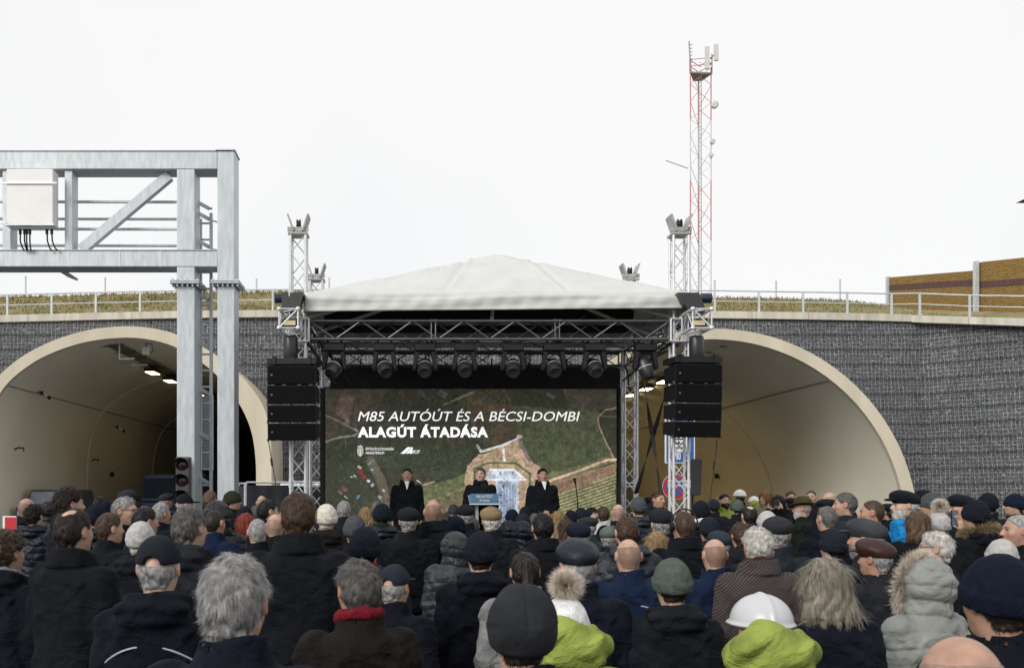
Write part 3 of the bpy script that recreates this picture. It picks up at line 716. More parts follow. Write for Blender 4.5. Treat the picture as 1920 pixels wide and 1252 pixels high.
# inclined truss tube with diagonal braces at the tower sides
b = MB()
b.tube((TX0+.15, YA, ZT-.2), (TX0+.45, YB-1.2, ZT-.6), .02); b.tube((TX1-.15, YA, ZT-.2), (TX1-.2, YB-.3, ZT-.45), .02); b.tube((TX0+.1, YA-.1, ZT+.15), (TX0+.85, YA+.3, ZT-.85), .022)
b.build('brace_tube', blackm, ST)
b = MB()
def strap(a, c, w=.05):
    a = Vector(a); c = Vector(c); n_ = 14; V = []
    for i in range(n_+1):
        p = a.lerp(c, i/n_); t = i*.45; V += [p+Vector((w/2*math.cos(t), w/2*math.sin(t), 0)), p-Vector((w/2*math.cos(t), w/2*math.sin(t), 0))]
    b.add(V, [(2*i, 2*i+1, 2*i+3, 2*i+2) for i in range(n_)], True)
for q0, q1 in ((at(1205, 700, 18.6), at(1243, 945, 17.2)), (at(1262, 690, 17.0), at(1192, 925, 18.9))):
    b = MB(); strap(q0, q1, .08); so = b.build('bracing_strap', mat('dark_strap', (.02, .019, .017), .8, .2), ST); md = so.modifiers.new('s', 'SOLIDIFY'); md.thickness = .004
# deck
D = thing('stage_deck', 'black skirted stage platform under the canopy', 'stage', (1.45, 17.8, 0))
b = MB(); b.box(TX0+.2, TX1-.2, YA+.2, YB-.2, DK-.06, DK); b.build('platform', mat('stage_floor', (.03, .028, .026), .6, .2), D)
b = MB(); V = []
for i in range(81):
    x = TX0+.2+(TX1-TX0-.4)*i/80; yy = YA+.19+.02*math.sin(i*1.7); V += [(x, yy, .13), (x, yy, DK-.005)]
b.add(V, [(2*i, 2*i+2, 2*i+3, 2*i+1) for i in range(80)], True); b.build('skirt', blackc, D)
for i in range(4):
    b = MB(); b.box(TX1-.2+.28*(3-i)-.28, TX1-.2+.28*(3-i)+.02, 17.2, 18.2, .14+i*.12, .17+i*.12); b.build('step', blackm, D)

# moving head lights
def moving_head(x, y, z, tilt, label, grp='moving head lights under the canopy truss'):
    t = thing('stage_light', label, 'stage light', (x, y, z), grp)
    b = MB(); b.box(x-.17, x+.17, y-.12, y+.12, z-.16, z-.04); b.box(x-.13, x-.09, y-.03, y+.03, z-.04, z+.06); b.box(x+.09, x+.13, y-.03, y+.03, z-.04, z+.06)
    o = b.build('base', blackm, t); md = o.modifiers.new('b', 'BEVEL'); md.width = .015
    b = MB()
    for s_ in (-1, 1): b.hexa([(x+s_*.175-.03, y-.07, z-.45), (x+s_*.175+.03, y-.07, z-.45), (x+s_*.175-.03, y+.07, z-.45), (x+s_*.175+.03, y+.07, z-.45), (x+s_*.13-.04, y-.09, z-.16), (x+s_*.13+.04, y-.09, z-.16), (x+s_*.13-.04, y+.09, z-.16), (x+s_*.13+.04, y+.09, z-.16)])
    b.box(x-.14, x+.14, y-.05, y+.05, z-.2, z-.15)
    o = b.build('yoke', blackm, t); md = o.modifiers.new('b', 'BEVEL'); md.width = .012
    b = MB(); prof = [(.001, -.18), (.085, -.17), (.115, -.10), (.125, 0), (.12, .08), (.105, .16), (.095, .185)]
    b.lathe((0, 0, 0), prof, 20); h = b.build('lamp_head', mat('black_plastic', (.02, .02, .022), .35, .15), t)
    h.matrix_parent_inverse = Matrix(); h.location = (0, 0, -.42); h.rotation_euler = tilt
    b = MB(); b.lathe((0, 0, 0), [(.001, .165), (.06, .172), (.09, .182)], 20); l = b.build('lens', mat('glass_lens', (.03, .034, .04), .2, .1, spec=.4), h); l.matrix_parent_inverse = Matrix()
    b = MB(); b.lathe((0, 0, 0), [(.126, -.01), (.130, 0), (.126, .012)], 20); l = b.build('trim_ring', mat('grey_trim', (.30, .30, .31), .35, 0), h); l.matrix_parent_inverse = Matrix()
zt = ZT-.17
ML = [(627, 'leftmost black moving head light at the left end of the front truss', (2.4, .5, 0)), (721, 'second moving head light from the left on the front truss', (2.2, 0, .2)), (797, 'third moving head light from the left on the front truss', (2.2, .1, 0)),
      (871, 'moving head light left of the middle of the front truss', (2.15, -.1, 0)), (962, 'moving head light right of the middle of the front truss', (2.2, .1, 0)), (1038, 'third moving head light from the right on the front truss', (2.2, 0, 0)),
      (1115, 'moving head light between the rear right tower and its left neighbour', (2.2, -.1, 0)), (1210, 'rightmost moving head light, pointing down beside the right tower', (2.9, -.3, 0))]
for px, lab, tl in ML: moving_head(XX(px, YA), YA, zt, tl, lab)
# flood lamps in the outrigger ends and chain hoists
for x, lab in ((-1.73, 'left'), (4.69, 'right')):
    t = thing('floodlight', 'small square floodlight mounted inside the %s truss end' % lab, 'floodlight', (x, 15.6, ZT)); b = MB(); b.box(x-.12, x+.12, 15.62, 15.74, ZT-.02, ZT+.1); b.build('housing', blackm, t)
    b = MB(); b.box(x-.09, x+.09, 15.605, 15.617, ZT, ZT+.075); b.build('lamp_glass', mat('warm_lamp_glass', (.75, .60, .36), .4, .1), t)
    t = thing('chain_hoist', 'black chain hoist under the %s truss end, above the speakers' % lab, 'hoist', (x, 15.75, 4.4))
    b = MB(); b.lathe((x, 15.75, 4.08), [(.001, 0), (.10, 0), (.115, .03), (.115, .36), (.10, .40), (.001, .4)], 16); b.build('hoist_body', mat('black_plastic', (.02, .02, .022), .35, .15), t)
    b = MB(); b.tube((x-.02, 15.75, 4.48), (x-.02, 15.75, 5.3 if x < 0 else 4.9), .012); b.tube((x+.02, 15.75, 3.95), (x+.02, 15.75, 4.1), .012)
    n = 12
    for k in range(n):
        a0, a1 = 2*PI*k/n, 2*PI*(k+1)/n; b.tube((x+.035*math.cos(a0), 15.7, 3.985+.045*math.sin(a0)), (x+.035*math.cos(a1), 15.7, 3.985+.045*math.sin(a1)), .010, 5)
    b.build('hook_chain', alu, t)
    t = thing('stage_spotlight', 'black floodlight body clamped on top of the %s truss end' % lab, 'stage light', (x, 15.9, 5.0))
    s_ = 1 if x < 0 else -1
    b = MB(); b.hexa([(x-.14, 15.7, 4.88), (x+.14, 15.7, 4.88), (x-.14, 16.0, 4.88), (x+.14, 16.0, 4.88), (x-.22+.08*s_, 15.75, 5.17), (x+.12+.08*s_, 15.75, 5.17), (x-.22+.08*s_, 15.95, 5.17), (x+.12+.08*s_, 15.95, 5.17)]); b.build('housing', mat('black_plastic', (.02, .02, .022), .35, .15), t)
    b = MB(); b.tube((x-s_*.1, 15.85, 5.1), (x-s_*.26, 15.85, 5.1), .08, 14); b.build('lens_barrel', mat('dark_blue_glass', (.02, .03, .05), .2, .1), t)
# line arrays
def line_array(px0, px1, tops, Y, yaw, label):
    cx = XX((px0+px1)/2, Y); w = (px1-px0)*Y/F
    t = thing('line_array', label, 'loudspeakers', (cx, Y, ZZ(tops[0], Y)), 'hanging line arrays'); t.rotation_euler.z = yaw
    def mk(b, nm, m_, par=None):
        o = b.build(nm, m_, par or t); o.matrix_parent_inverse = Matrix(); return o
    z = 0; b = MB(); b.box(-w/2, w/2, 0, .5, -.09, 0); b.box(-.3, -.25, -.02, .52, -.10, .03); b.box(.25, .3, -.02, .52, -.10, .03)
    for k in range(7): b.box(-.02, .02, .05+.06*k, .07+.06*k, 0, .03)
    mk(b, 'fly_frame', blackm)
    z = -.115; tl = 0; yoff = 0
    for k in range(4):
        h = (tops[k+2]-tops[k+1])*Y/F-.012
        b = MB(); b.hexa([(-w/2, 0, -h), (w/2, 0, -h), (-w/2*.96, .5, -h*.9), (w/2*.96, .5, -h*.9), (-w/2, 0, 0), (w/2, 0, 0), (-w/2*.96, .5, -h*.1), (w/2*.96, .5, -h*.1)])
        o = mk(b, 'cabinet', mat('speaker_black', (.006, .006, .0065), .7, .2, 30, spec=.2)); o.location = (0, yoff, z); o.rotation_euler.x = tl
        md = o.modifiers.new('b', 'BEVEL'); md.width = .008
        b = MB(); b.box(-w/2+.03, w/2-.03, -.012, -.003, -h+.02, -.02); g = mk(b, 'grille', mat('speaker_grille', (.006, .006, .0065), .9, .25, 200, .3, 400, spec=.1), o)
        b = MB(); b.box(-w/2+.06, -w/2+.09, -.016, -.0125, -h*.55, -h*.45); mk(b, 'badge', mat('badge_grey', (.09, .09, .095), .5, 0) if 1 else mat('grey_trim', (.30, .30, .31), .35, 0), o)
        b = MB()
        for sx in (-1, 1):
            for xx in (.12, .3): b.box(sx*xx-.03, sx*xx+.03, .01, .03, -h-.010, -h-.002)
            b.box(sx*w/2-.015, sx*w/2+.015, .02, .06, -h-.02, -h+.03)
        mk(b, 'link_bracket', shadealu, o)
        z -= (h+.012); tl += .035; yoff += .012*k
    return t
line_array(500, 593, [671, 682, 719, 756, 790, 824], 15.5, -.06, 'left hanging line array of four black loudspeaker cabinets')
line_array(1264, 1357, [668, 680, 717, 754, 788, 819], 15.5, .12, 'right hanging line array of four black loudspeaker cabinets')
def rope(a, c, label, r=.008):
    b = MB(); a = Vector(a); c = Vector(c); b.path([a, a.lerp(c, .45)+Vector((.01, 0, -.01)), c], r, 5); m_ = a.lerp(c, .2); b.tube(m_, m_+(c-a).normalized()*.12, .02, 6)
    tag(b.build('tether_rope', mat('dark_strap', (.02, .019, .017), .8, .2)), label, 'rope', 'tether ropes of the loudspeakers')
rope(at(1345, 822, 15.7), at(1318, 1035, 15.6), 'thin dark tether below the right line array')
rope(at(503, 824, 15.7), at(530, 1000, 15.6), 'thin dark tether below the left line array')
# PA speaker on a pole
t = thing('pole_speaker', 'single black loudspeaker on a pole right of the right stage tower', 'loudspeaker', (XX(1304, 17.6), 17.6, .13))
b = MB(); Y = 17.6; b.hexa([(XX(1291, Y), Y, ZZ(928, Y)), (XX(1314, Y), Y, ZZ(928, Y)), (XX(1292, Y), Y+.3, ZZ(928, Y)), (XX(1312, Y), Y+.3, ZZ(928, Y)), (XX(1290, Y), Y, ZZ(860, Y)), (XX(1317, Y), Y, ZZ(860, Y)), (XX(1292, Y), Y+.3, ZZ(860, Y)), (XX(1314, Y), Y+.3, ZZ(860, Y))])
o = b.build('cabinet', mat('speaker_grey', (.03, .03, .034), .7, .2, 100), t); md = o.modifiers.new('b', 'BEVEL'); md.width = .012
b = MB(); b.tube((XX(1303, Y), Y+.15, .13), (XX(1303, Y), Y+.15, ZZ(928, Y)), .02, 8)
for a in range(3): b.tube((XX(1303, Y), Y+.15, .8), (XX(1303, Y)+.4*math.cos(a*2.1), Y+.15+.4*math.sin(a*2.1), .14), .012, 6)
b.build('stand', blackm, t)

# ------------------------------------------------------------------ LED screen with aerial picture
SY = 19.25; sx0, sx1, sy0, sy1 = 610., 1156., 727., 1020.
def screen_image(Wn, Hn):
    X, Yp = np.meshgrid(np.linspace(sx0, sx1, Wn), np.linspace(sy0, sy1, Hn))
    rs = np.random.RandomState(5)
    def vnoise(s, oct=4):
        out = np.zeros_like(X); amp = 1; tot = 0
        for o in range(oct):
            gw = int((sx1-sx0)/s)+3; gh = int((sy1-sy0)/s)+3; g = rs.rand(gh, gw)
            fx = (X-sx0)/s; fy = (Yp-sy0)/s; ix = fx.astype(int); iy = fy.astype(int); tx = fx-ix; ty = fy-iy; tx = tx*tx*(3-2*tx); ty = ty*ty*(3-2*ty)
            out += amp*((g[iy, ix]*(1-tx)+g[iy, ix+1]*tx)*(1-ty)+(g[iy+1, ix]*(1-tx)+g[iy+1, ix+1]*tx)*ty); tot += amp; amp *= .6; s /= 2.1
        return out/tot
    n1, n2, n3, n4 = vnoise(60), vnoise(18), vnoise(7, 3), vnoise(3, 2); wx_ = (vnoise(14, 4)-.5)*7; wy_ = (vnoise(13, 4)-.5)*7
    A = lambda c: np.array(c)/255.
    img = np.zeros(X.shape+(3,)); img[:] = A((48, 50, 34))
    def mixin(mask, c): 
        nonlocal img
        m_ = np.clip(mask, 0, 1)[..., None]; img = img*(1-m_)+A(c)*m_
    C = lambda x, y: (600+x/3.31, 720+y/3.31)
    def poly(pts, soft=1.5):
        P = [C(*p) for p in pts]; ins = np.zeros(X.shape, bool)
        dm = np.full(X.shape, 1e9)
        Xw, Yw_ = X+wx_, Yp+wy_
        for (x0, y0), (x1, y1) in zip(P, P[1:]+P[:1]):
            c = ((y0 > Yw_) != (y1 > Yw_)) & (Xw < (x1-x0)*(Yw_-y0)/((y1-y0) or 1e-9)+x0); ins ^= c
        return ins.astype(float)
    def line(pts, w):
        P = [C(*p) for p in pts]; dm = np.full(X.shape, 1e9)
        for (x0, y0), (x1, y1) in zip(P, P[1:]):
            t = np.clip(((X-x0)*(x1-x0)+(Yp-y0)*(y1-y0))/((x1-x0)**2+(y1-y0)**2+1e-9), 0, 1); dm = np.minimum(dm, np.hypot(X-x0-t*(x1-x0), Yp-y0-t*(y1-y0)))
        return np.clip((w-dm)/1.0+.5, 0, 1)
    mixin((n1-.45)*3, (62, 56, 40)); mixin((n2-.5)*2, (44, 56, 34))
    mixin(poly([(30, 40), (430, 20), (300, 240), (30, 330)])*.6, (74, 62, 50))
    mixin(poly([(130, 55), (215, 75), (180, 230), (95, 190)])*.75, (98, 78, 66))
    mixin(poly([(900, 60), (1160, 20), (1250, 300), (1100, 380), (960, 350)])*.6, (92, 72, 52))
    mixin(poly([(1500, 30), (1840, 30), (1840, 150), (1560, 170)])*.55, (82, 70, 60))
    mixin(poly([(1200, 130), (1730, 170), (1720, 260), (1810, 450), (1370, 560), (1300, 470), (1230, 330)])*.85, (76, 82, 54))
    mixin(poly([(1200, 130), (1730, 170), (1720, 260), (1810, 450), (1370, 560), (1300, 470), (1230, 330)])*np.clip((n2-.5)*4, 0, .7), (62, 72, 46))
    mixin(poly([(300, 420), (960, 400), (900, 560), (880, 640), (650, 560), (420, 520)])*.7, (56, 66, 48))
    mixin(poly([(640, 640), (900, 560), (900, 794), (640, 794)])*.9, (98, 104, 66))
    mixin(poly([(700, 760), (900, 690), (900, 794), (700, 794)])*.8, (120, 98, 74))
    mixin(line([(630, 740), (760, 700), (900, 640)], 1.2), (140, 120, 92)); mixin(line([(640, 625), (710, 605)], 1.8), (150, 130, 100))
    mixin(poly([(30, 470), (230, 500), (300, 640), (420, 794), (30, 794)])*.6, (62, 66, 50))
    mixin(line([(310, 470), (380, 600), (420, 794)], 9)*.7, (104, 90, 78))
    # right hand fields
    mixin(poly([(1370, 560), (1620, 500), (1810, 440), (1835, 480), (1600, 560), (1430, 610), (1370, 600)])*.9, (112, 108, 74))
    k = np.sin((Yp-720+(X-600)*.33)*2*PI/5.0); reg = poly([(1370, 540), (1835, 370), (1820, 460), (1600, 540), (1430, 590)]); mixin(reg*np.clip(k*.8, 0, .6), (64, 78, 44))
    mixin(poly([(1430, 610), (1835, 490), (1835, 560), (1470, 690), (1430, 650)])*.95, (140, 112, 86)); mixin(poly([(1440, 620), (1835, 510), (1835, 530), (1450, 650)])*.5, (112, 84, 66))
    low = poly([(1300, 760), (1470, 690), (1835, 560), (1835, 794), (1300, 1000), (1250, 1000)]); mixin(low, (150, 140, 100))
    k = np.sin((Yp-720+(X-600)*.35)*2*PI/6.2); mixin(low*np.clip(k*2+.4, 0, 1)*.9, (72, 84, 52))
    mixin(poly([(1680, 794), (1835, 735), (1835, 1000), (1500, 1000)]), (98, 110, 70))
    # earth works around the portal
    mixin(poly([(990, 430), (1060, 420), (1130, 390), (1235, 345), (1300, 470), (1370, 520), (1365, 600), (1310, 1000), (900, 1000), (898, 570), (925, 500)])*.95, (176, 148, 116))
    mixin(poly([(1240, 340), (1300, 460), (1370, 520), (1350, 640), (1300, 560), (1250, 480)])*.7, (170, 138, 120))
    mixin(poly([(1000, 430), (1100, 400), (1140, 470), (1060, 480), (960, 520)])*.5, (160, 134, 96))
    mixin(line([(960, 600), (958, 525), (1040, 488), (1215, 490), (1303, 555), (1303, 660)], 3.5), (150, 140, 110)); mixin(line([(960, 600), (958, 525), (1040, 488), (1215, 490), (1303, 555), (1303, 660)], 1.6), (84, 84, 58))
    mixin(poly([(1055, 530), (1205, 530), (1275, 592), (1235, 602), (1225, 1000), (1085, 1000), (1088, 600), (1020, 592)]), (176, 186, 200))
    mixin(poly([(1100, 604), (1215, 604), (1210, 1000), (1100, 1000)]), (128, 142, 168))
    k = np.sin((X-600)*2*PI/5.5); mixin(poly([(1100, 604), (1215, 604), (1210, 1000), (1100, 1000)])*np.clip(k, 0, 1)*.5, (186, 196, 210))
    mixin(line([(1055, 530), (1205, 530), (1275, 592)], 1.3), (226, 230, 236))
    mixin(line([(1020, 592), (1275, 592)], .9), (226, 230, 236))
    sp = (n4 > .66)&(poly([(1110, 604), (1160, 604), (1160, 1000), (1110, 1000)]) > .5); mixin(sp.astype(float)*.8, (40, 44, 50))
    for x in (1120, 1195): mixin(line([(x, 545), (x, 556)], 1), (70, 80, 90))
    # roads
    road = (176, 158, 142)
    for pts, w, c, a in (([(1840, 148), (1770, 160), (1725, 205), (1730, 255), (1760, 330), (1800, 410), (1835, 490)], 1.6, (150, 126, 108), .8), ([(1740, 195), (1780, 202), (1840, 200)], 1.2, (120, 96, 84), .7),
            ([(1835, 468), (1780, 470), (1600, 540), (1430, 598)], 2.3, (196, 164, 134), 1), ([(30, 190), (130, 235), (225, 290)], 1.8, (112, 104, 98), .9), ([(30, 357), (120, 330), (215, 318), (240, 300), (220, 280)], 2.2, (128, 118, 110), .9),
            ([(310, 60), (280, 150)], 1, (90, 80, 70), .7), ([(960, 45), (880, 80), (760, 130)], 2, (120, 104, 90), .8), ([(240, 300), (440, 240)], 1, (90, 82, 72), .5), ([(155, 335), (160, 400)], 1, (100, 92, 84), .6),
            ([(978, 382), (1000, 418), (1130, 380), (1228, 338)], 2.3, (206, 202, 194), 1), ([(1135, 380), (1145, 470)], 2.2, (206, 202, 194), 1), ([(1230, 320), (1240, 350), (1262, 400), (1300, 468)], 3.4, (110, 96, 96), .9), ([(1228, 325), (1248, 325)], 3, (170, 160, 160), .8)):
        mixin(line(pts, w)*a, c)
    # trees
    tr = poly([(440, 20), (960, 20), (760, 140), (440, 160)])+poly([(960, 20), (1500, 20), (1560, 150), (1200, 130), (1000, 120)])*.9+poly([(300, 400), (960, 400), (900, 500), (600, 560)])+poly([(30, 400), (300, 440), (250, 794), (30, 794)])*.8+poly([(960, 180), (1110, 220), (1060, 400), (940, 420)])*.6
    mixin((n3 > .53)*np.clip(tr, 0, 1)*.75, (28, 36, 22)); mixin((n3 > .62)*np.clip(tr, 0, 1)*.6, (50, 62, 38)); mixin((n4 > .75)*.35*np.clip(tr+.3, 0, 1), (92, 88, 70))
    wx_ = wy_ = 0
    # houses
    for (x, y, w, h, c) in ((250, 540, 34, 30, (140, 44, 38)), (270, 575, 40, 26, (120, 40, 36)), (310, 490, 14, 22, (120, 124, 140)), (325, 530, 18, 16, (80, 130, 200)), (215, 570, 18, 16, (150, 152, 156)), (245, 515, 26, 14, (176, 160, 150)), (300, 600, 20, 16, (190, 200, 206)),
            (325, 625, 16, 22, (140, 160, 180)), (195, 575, 14, 10, (200, 200, 200)), (150, 650, 40, 26, (124, 60, 52)), (125, 670, 30, 20, (110, 96, 84)), (235, 700, 14, 30, (90, 130, 170)), (505, 60, 40, 20, (104, 58, 46)), (630, 55, 50, 26, (76, 72, 78)), (760, 60, 60, 40, (70, 72, 70)), (320, 480, 10, 14, (110, 114, 130)), (1000, 100, 22, 40, (70, 80, 86)), (1430, 70, 60, 24, (80, 78, 84)), (615, 605, 40, 6, (190, 196, 196)), (370, 700, 24, 18, (170, 176, 180)), (395, 660, 14, 12, (190, 190, 190)), (160, 700, 24, 8, (180, 180, 180)), (170, 230, 30, 30, (96, 90, 96))):
        a = .6; pts = [(x+px*w*math.cos(a)-py*h*math.sin(a), y+px*w*math.sin(a)+py*h*math.cos(a)) for px, py in ((-.5, -.5), (.5, -.5), (.5, .5), (-.5, .5))]; mixin(poly(pts)*.85, c)
    g_ = img.mean(-1, keepdims=True); img = g_+(img-g_)*.86
    img *= (.72+.56*n3[..., None])*(.78+.44*n4[..., None])
    img *= (.82+.26*np.clip((Yp-sy0)/120, 0, 1))[..., None]
    return np.clip(img, 0, 1)
SCN = thing('led_screen', 'large stage screen showing an aerial picture of a motorway tunnel site', 'screen', (XX((sx0+sx1)/2, SY), SY, DK+.15))
Wn, Hn = 620, 330
img = screen_image(Wn, Hn); lin = np.where(img <= .04045, img/12.92, ((img+.055)/1.055)**2.4)
gx = (np.linspace(sx0, sx1, Wn)-PX)*SY/F; gzv = CH+(PY-np.linspace(sy0, sy1, Hn))*SY/F
GX, GZ = np.meshgrid(gx, gzv); vv = np.stack([GX, np.full_like(GX, SY), GZ], -1).reshape(-1, 3)
idx = np.arange(Wn*Hn).reshape(Hn, Wn); q = np.stack([idx[:-1, :-1], idx[1:, :-1], idx[1:, 1:], idx[:-1, 1:]], -1).reshape(-1, 4)
def npmesh(name, v, q, smooth=True):
    me = bpy.data.meshes.new(name); me.vertices.add(len(v)); me.vertices.foreach_set('co', np.asarray(v, np.float32).ravel())
    k = q.shape[1]; me.loops.add(q.size); me.loops.foreach_set('vertex_index', np.asarray(q, np.int32).ravel())
    me.polygons.add(len(q)); me.polygons.foreach_set('loop_start', np.arange(0, q.size, k, dtype=np.int32)); me.polygons.foreach_set('loop_total', np.full(len(q), k, np.int32))
    me.update(calc_edges=True); me.validate()
    if smooth: me.polygons.foreach_set('use_smooth', [True]*len(me.polygons))
    return me
me = npmesh('display', vv, q, False)
ca = me.color_attributes.new('Col', 'FLOAT_COLOR', 'POINT'); ca.data.foreach_set('color', np.concatenate([lin.reshape(-1, 3), np.ones((Wn*Hn, 1))], 1).astype(np.float32).ravel())
def screen_mat():
    m = bpy.data.materials.new('lit_screen'); m.use_nodes = True; t = m.node_tree; b_ = t.nodes['Principled BSDF']
    a = t.nodes.new('ShaderNodeAttribute'); a.attribute_name = 'Col'; t.links.new(a.outputs['Color'], b_.inputs['Emission Color']); b_.inputs['Emission Strength'].default_value = .60
    b_.inputs['Base Color'].default_value = (.01, .01, .01, 1); b_.inputs['Roughness'].default_value = .6; return m
me.materials.append(screen_mat()); o = bpy.data.objects.new('display', me); COL.objects.link(o); o.parent = SCN; o.matrix_parent_inverse = Matrix.Translation(-SCN.location); DISP = o
b = MB(); b.box(XX(sx0, SY)-.02, XX(sx1, SY)+.02, SY+.01, SY+.12, ZZ(sy1, SY)-.02, ZZ(sy0, SY)+.02); b.build('screen_back', blackm, SCN)
b = MB(); b.box(XX(sx0, SY)-.1, XX(sx0, SY)-.023, SY-.02, SY+.2, DK, ZZ(sy0, SY)); b.box(XX(sx1, SY)+.023, XX(sx1, SY)+.08, SY-.02, SY+.2, DK, ZZ(sy0, SY)); b.build('side_drape', blackc, SCN)
scr_white = mat('screen_lettering', (.92, .92, .92), .5, 0, emit=.52)
def text(s_, size, m_, parent, name='lettering', shear=0, bold=0, spacing=1, target_w=None, loc=(0, 0, 0), align='LEFT'):
    cu = bpy.data.curves.new(name, 'FONT'); cu.body = s_; cu.size = size; cu.shear = shear; cu.offset = bold; cu.space_character = spacing; cu.extrude = .002; cu.resolution_u = 3
    to = bpy.data.objects.new(name, cu); COL.objects.link(to); bpy.context.view_layer.update()
    dg = bpy.context.evaluated_depsgraph_get(); me = bpy.data.meshes.new_from_object(to.evaluated_get(dg)); bpy.data.objects.remove(to)
    xs_ = [v.co.x for v in me.vertices]; w = max(xs_)-min(xs_); x0 = min(xs_); k = target_w/w if target_w else 1
    for v in me.vertices:
        x, y, z = v.co; x = (x-x0)*k
        if align == 'CENTER': x -= w*k/2
        v.co = (loc[0]+x, loc[1]-z, loc[2]+y)
    me.materials.clear(); me.materials.append(m_); o = bpy.data.objects.new(name, me); COL.objects.link(o)
    if parent is not None:
        o.parent = parent; top = parent
        while top.parent: top = top.parent
        o.matrix_parent_inverse = Matrix.Translation(-top.location) if parent is top else Matrix()
        if parent is not top: o.matrix_parent_inverse = Matrix()
    return o
p = at(671, 789, SY-.012); text('M85 AUTÓÚT ÉS A BÉCSI-DOMBI', .265, scr_white, SCN, shear=.22, target_w=(1087-671)*SY/F, loc=p)
p = at(671, 818.5, SY-.012); text('ALAGÚT ÁTADÁSA', .262, scr_white, SCN, bold=.0115, spacing=1.12, target_w=(915-671)*SY/F, loc=p)
p = at(686, 843.5, SY-.012); text('ÉPÍTÉSI ÉS KÖZLEKEDÉSI', .066, scr_white, SCN, target_w=(738-686)*SY/F, loc=p)
p = at(686, 851, SY-.012); text('MINISZTÉRIUM', .066, scr_white, SCN, target_w=(720-686)*SY/F, loc=p)
p = at(768, 850, SY-.012); text('MKIF', .10, scr_white, SCN, shear=.25, target_w=20*SY/F, loc=p)
b = MB()      # road-like arrow mark
def flat(pts, Y=SY-.012): P = [at(x, y, Y) for x, y in pts]; b.add(P, [tuple(range(len(P)))])
flat([(751, 850), (764, 838), (771, 838), (759, 850)]); flat([(761, 850), (768, 843), (772, 838), (774, 838), (772, 850), (768, 850), (769, 846), (766, 850)]); b.build('road_emblem', scr_white, SCN)
b = MB()      # small crowned shield crest
flat([(670, 840), (681, 840), (681, 849), (679, 853), (675.5, 856), (672, 853), (670, 849)]); flat([(671, 838.5), (670.5, 835), (673, 836.5), (675.5, 833.5), (678, 836.5), (680.5, 835), (680, 838.5)]); b.build('crest', mat('crest_grey', (.62, .62, .60), .5, 0, emit=.35), SCN)
b = MB(); 
for yy in (842.5, 846, 849.5): flat([(671, yy), (675, yy), (675, yy+1.2), (671, yy+1.2)], SY-.016)
flat([(678, 841.5), (679, 841.5), (679, 852), (678, 852)], SY-.016); flat([(676.5, 844), (680.5, 844), (680.5, 845), (676.5, 845)], SY-.016); b.build('crest_bars', mat('crest_dark', (.10, .11, .08), .5, 0, emit=.3), SCN)

# ------------------------------------------------------------------ lectern and microphones
LY = 17.0
LE = thing('lectern', 'clear lectern with a blue lettered front panel in front of the speaker', 'lectern', (XX(908, LY), LY, DK))
b = MB(); b.box(XX(882, LY), XX(934, LY), LY-.02, LY, ZZ(943, LY), ZZ(925, LY)); pnl = b.build('front_panel', mat('lectern_blue', (.07, .16, .27), .45, .1), LE)
b = MB(); b.hexa([(XX(880, LY), LY+.003, ZZ(942, LY)), (XX(936, LY), LY+.003, ZZ(942, LY)), (XX(880, LY), LY+.4, ZZ(930, LY)), (XX(936, LY), LY+.4, ZZ(930, LY)), (XX(880, LY), LY+.003, ZZ(940, LY)), (XX(936, LY), LY+.003, ZZ(940, LY)), (XX(880, LY), LY+.4, ZZ(928, LY)), (XX(936, LY), LY+.4, ZZ(928, LY))]); b.build('desk_top', mat('grey_plastic', (.3, .32, .35), .3, .1), LE)
b = MB(); b.box(XX(880, LY), XX(936, LY), LY-.03, LY+.02, ZZ(945.5, LY), ZZ(943.3, LY)); b.build('ledge', mat('clear_acrylic_edge', (.6, .65, .7), .2, 0), LE)
b = MB(); b.box(XX(893, LY), XX(898, LY), LY+.1, LY+.3, DK, ZZ(942, LY)); b.box(XX(918, LY), XX(923, LY), LY+.1, LY+.3, DK, ZZ(942, LY)); b.box(XX(886, LY), XX(930, LY), LY, LY+.4, DK+.001, DK+.03); b.build('column', mat('grey_plastic', (.3, .32, .35), .3, .1), LE)
lw = mat('white_print', (.8, .8, .8), .5, 0)
o = text('M85 AUTÓÚT', .07, lw, LE, target_w=31*LY/F, loc=at(893, 933, LY-.024)); o2 = text('ÁTADÁSA', .055, lw, LE, target_w=19*LY/F, loc=at(899, 940, LY-.024))
t = thing('lectern_microphone', 'pair of slim gooseneck microphones on the lectern', 'microphone', (XX(905, LY), LY+.1, 1.6)); b = MB()
for x in (902, 907): b.path([at(x, 928, LY+.2), at(x+1, 916, LY+.05), at(x+2, 911, LY)], .006, 6); b.tube(at(x+2, 911, LY), at(x+2.5, 908, LY-.02), .016, 8)
b.build('gooseneck', mat('dark_green_black', (.02, .035, .02), .5, .2), t)
t = thing('microphone_stand', 'black microphone stand right of the third man on stage', 'microphone', (XX(1083, 17.2), 17.2, DK)); b = MB(); Y = 17.2
b.tube((XX(1083, Y), Y, DK), at(1083, 940, Y), .012, 8); b.tube(at(1084, 945, Y), at(1079, 905, Y-.05), .010, 6)
for a in range(3): b.tube((XX(1083, Y), Y, DK+.18), (XX(1083, Y)+.28*math.cos(a*2.09+.4), Y+.28*math.sin(a*2.09+.4), DK+.01), .009, 6)
b.build('stand', blackm, t); b = MB(); b.tube(at(1079, 906, Y-.05), at(1077.5, 899, Y-.08), .018, 8); b.tube(at(1077.5, 899, Y-.08), at(1077, 897, Y-.09), .028, 10); b.build('microphone_head', blackm, t)

